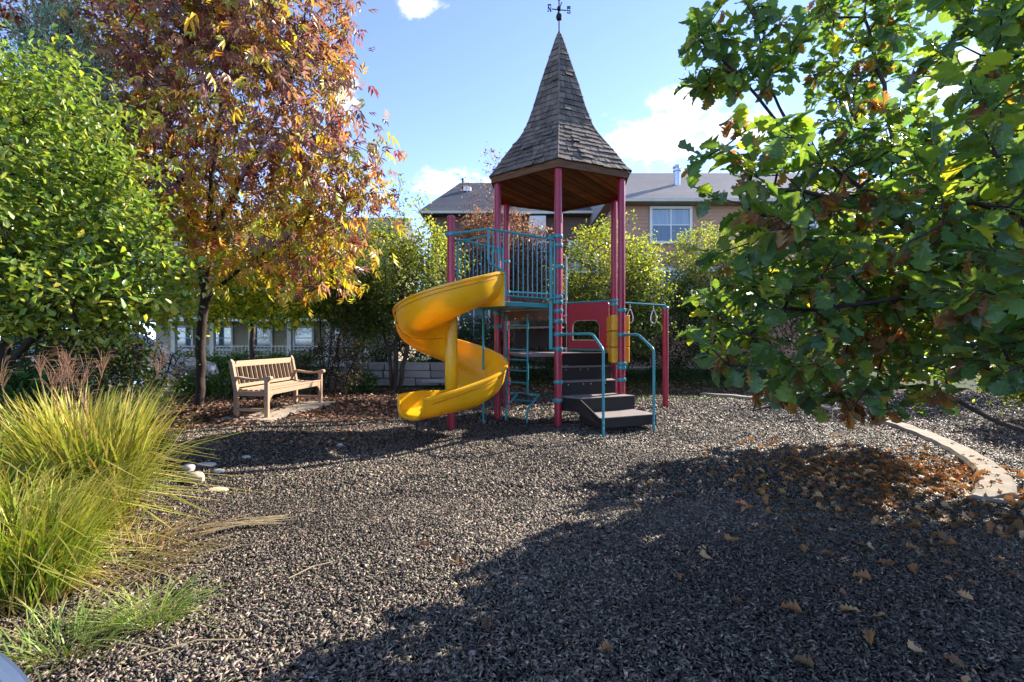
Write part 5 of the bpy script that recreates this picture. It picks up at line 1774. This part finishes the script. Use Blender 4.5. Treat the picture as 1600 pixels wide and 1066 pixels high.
STRAW = [(.42, .30, .14), (.34, .22, .10), (.26, .15, .07)]
LIME = [(.26, .31, .035), (.33, .35, .05), (.19, .26, .03), (.40, .36, .07)]
GRN = [(.13, .24, .022), (.19, .30, .024), (.25, .33, .03), (.33, .36, .05)]
TIPS = [(.42, .36, .06), (.36, .36, .05), (.48, .36, .12)]
def grass(loc, label, sets, plumes=()):
    z = gh(loc[0], loc[1])
    o = thing('ornamental_grass', (loc[0], loc[1], z), label, 'grass', 'clumps of ornamental grass at the left')
    V, F, t, c = join(sets)
    tag(mk('blades', V, F, 'grass_blade', o, True, t), kind='stuff')
    for (dx, dy, h, lx, ly) in plumes:
        x, y = loc[0] + dx, loc[1] + dy
        top = Vector((x + lx, y + ly, z + h))
        mid = Vector((x + lx * .3, y + ly * .3, z + h * .55))
        b = MB().tube([(x, y, z), mid, top], .0022, 5)
        for k in range(20):
            s0 = top + (mid - top) * (.30 * rng.random())
            a_ = rng.uniform(0, 6.28)
            L1 = rng.uniform(.08, .20)
            sp = rng.uniform(.15, .5)
            e = s0 + Vector((math.cos(a_) * sp * L1, math.sin(a_) * sp * L1, L1 * .85))
            e2 = e + Vector((math.cos(a_) * .4 * L1, math.sin(a_) * .4 * L1, .01 - .03 * sp))
            b.tube([s0, (s0 + e) / 2 + Vector((0, 0, .012)), e, e2], [.0010, .0016, .0012, .0006], 4)
        b.build('plume', 'plume', o)
solid('plume', (.27, .15, .085), (.16, .075, .045), .8, 20, .2)
grass((-3.12, 3.48), 'tall lime green maiden grass with reddish plumes left of the stones',
      [blades(1250, -3.12, 3.48, .26, .45, 1.12, .20, .18, .0125, STRAW, LIME, TIPS), blades(120, -3.05, 3.45, .28, .40, .9, .45, .4, .009, STRAW, [(.40, .34, .08), (.34, .33, .05)], STRAW)],
      [(rng.uniform(-.22, .2), rng.uniform(-.2, .2), rng.uniform(.9, 1.26), rng.uniform(-.35, .35), rng.uniform(-.2, .2)) for _ in range(7)])
grass((-3.95, 3.95), 'paler grass clump behind the tall plumed grass',
      [blades(700, -3.95, 3.95, .36, .6, 1.0, .4, .4, .010, STRAW, LIME, TIPS)],
      [(rng.uniform(-.3, .3), rng.uniform(-.2, .2), rng.uniform(.95, 1.2), rng.uniform(-.35, .3), rng.uniform(-.15, .15)) for _ in range(3)])
grass((-2.72, 2.55), 'dense fine green grass clump nearest the camera at the left',
      [blades(1900, -2.72, 2.55, .30, .30, .72, .24, .28, .0082, STRAW, GRN, TIPS), blades(200, -2.68, 2.55, .32, .25, .6, .5, .5, .007, STRAW, GRN, STRAW)])
grass((-3.3, 3.0), 'arching grass clump cut by the left picture edge',
      [blades(800, -3.3, 3.0, .36, .45, .95, .45, .5, .0105, STRAW, GRN, TIPS)], [(.1, .2, 1.1, .15, .2)])
grass((-1.72, 2.38), 'low sprawling green weed tuft at the edge of the mulch',
      [blades(230, -1.80, 2.36, .13, .08, .22, .8, .6, .006, [(.25, .2, .08)], [(.14, .26, .05), (.2, .3, .05), (.30, .36, .08)], [(.3, .34, .08)]), blades(200, -2.02, 2.12, .18, .10, .26, .9, .6, .006, STRAW, [(.17, .27, .06), (.24, .32, .07)], STRAW)])
grass((-2.45, 2.95), 'straw coloured dry grass base between the two clumps',
      [blades(420, -2.45, 2.95, .36, .06, .26, 1.3, .7, .006, STRAW, STRAW + [(.30, .30, .06)], STRAW)])

# dry straw stalks lying on the mulch
st = MB()
for k in range(16):
    x0, y0 = -2.25 + rng.normal() * .05, 3.42 + rng.normal() * .05
    x1, y1 = -1.75 + rng.normal() * .06, 3.62 + rng.normal() * .05
    st.tube([(x0, y0, gh(x0, y0) + .03), ((x0 + x1) / 2, (y0 + y1) / 2 + rng.normal() * .02, gh(x0, y0) + .045), (x1, y1, gh(x1, y1) + .035)], .003, 4)
solid('straw', (.50, .38, .20), (.40, .28, .13), .7, 20)
tag(st.build('dry_stalks', 'straw', None, origin=(-2.0, 3.5, .02)), 'bundle of dry straw stalks lying on the mulch', 'straw', kind='stuff')
for (xa, ya, xb, yb, lab) in [(-1.62, 2.02, -1.22, 2.18, 'thin dry stem on the mulch nearest the camera'), (-2.05, 3.05, -1.65, 3.2, 'thin dry stem lying beside the green tufts'), (-1.3, 2.75, -1.12, 2.95, 'short dry twig alone on the sunlit mulch')]:
    tag(MB().tube([(xa, ya, gh(xa, ya) + .03), ((xa + xb) / 2, (ya + yb) / 2 + .03, gh(xa, ya) + .04), (xb, yb, gh(xb, yb) + .03)], .003, 5).build('dry_stem', 'straw', None, origin=(xa, ya, gh(xa, ya))), lab, 'twig', 'loose dry stems')

# grass on the far lawn strip
v, f, t, c = join([blades(9000, 3.0, 15.2, 5.5, .05, .10, .6, .4, .012, [(.05, .09, .02)], [(.06, .12, .025), (.09, .15, .03)], [(.12, .17, .03)], 3)])
k = 0
tag(mk('lawn_grass', v, f, 'grass_blade', None, False, t), 'short lawn grass behind the playground', 'grass', kind='stuff')

# rounded grey panel in the bottom left corner
gp = thing('grey_panel', (-1.60, 1.34, gh(-1.6, 1.34)), 'rounded grey plastic panel edge in the bottom left corner', 'panel')
outl = [(-.42, .02), (.19, .02)] + arc(-.06, .25, .25, 0, 90, 10) + [(-.42, .50)]
def GP(u, z, d): return (-1.545 + u, 1.34 + d, gh(-1.6, 1.34) + z + .02)
n = len(outl)
MB().add([GP(u, z, d) for d in (-.02, .02) for u, z in outl], [tuple(range(n)), tuple(range(2 * n - 1, n - 1, -1))] + [(i, n + i, n + (i + 1) % n, (i + 1) % n) for i in range(n)]).build('panel', 'grey_plastic', gp)
MB().tube([GP(u, z, 0) for u, z in outl[1:]], .022, 8).build('rim', 'plastic_rim', gp, True)
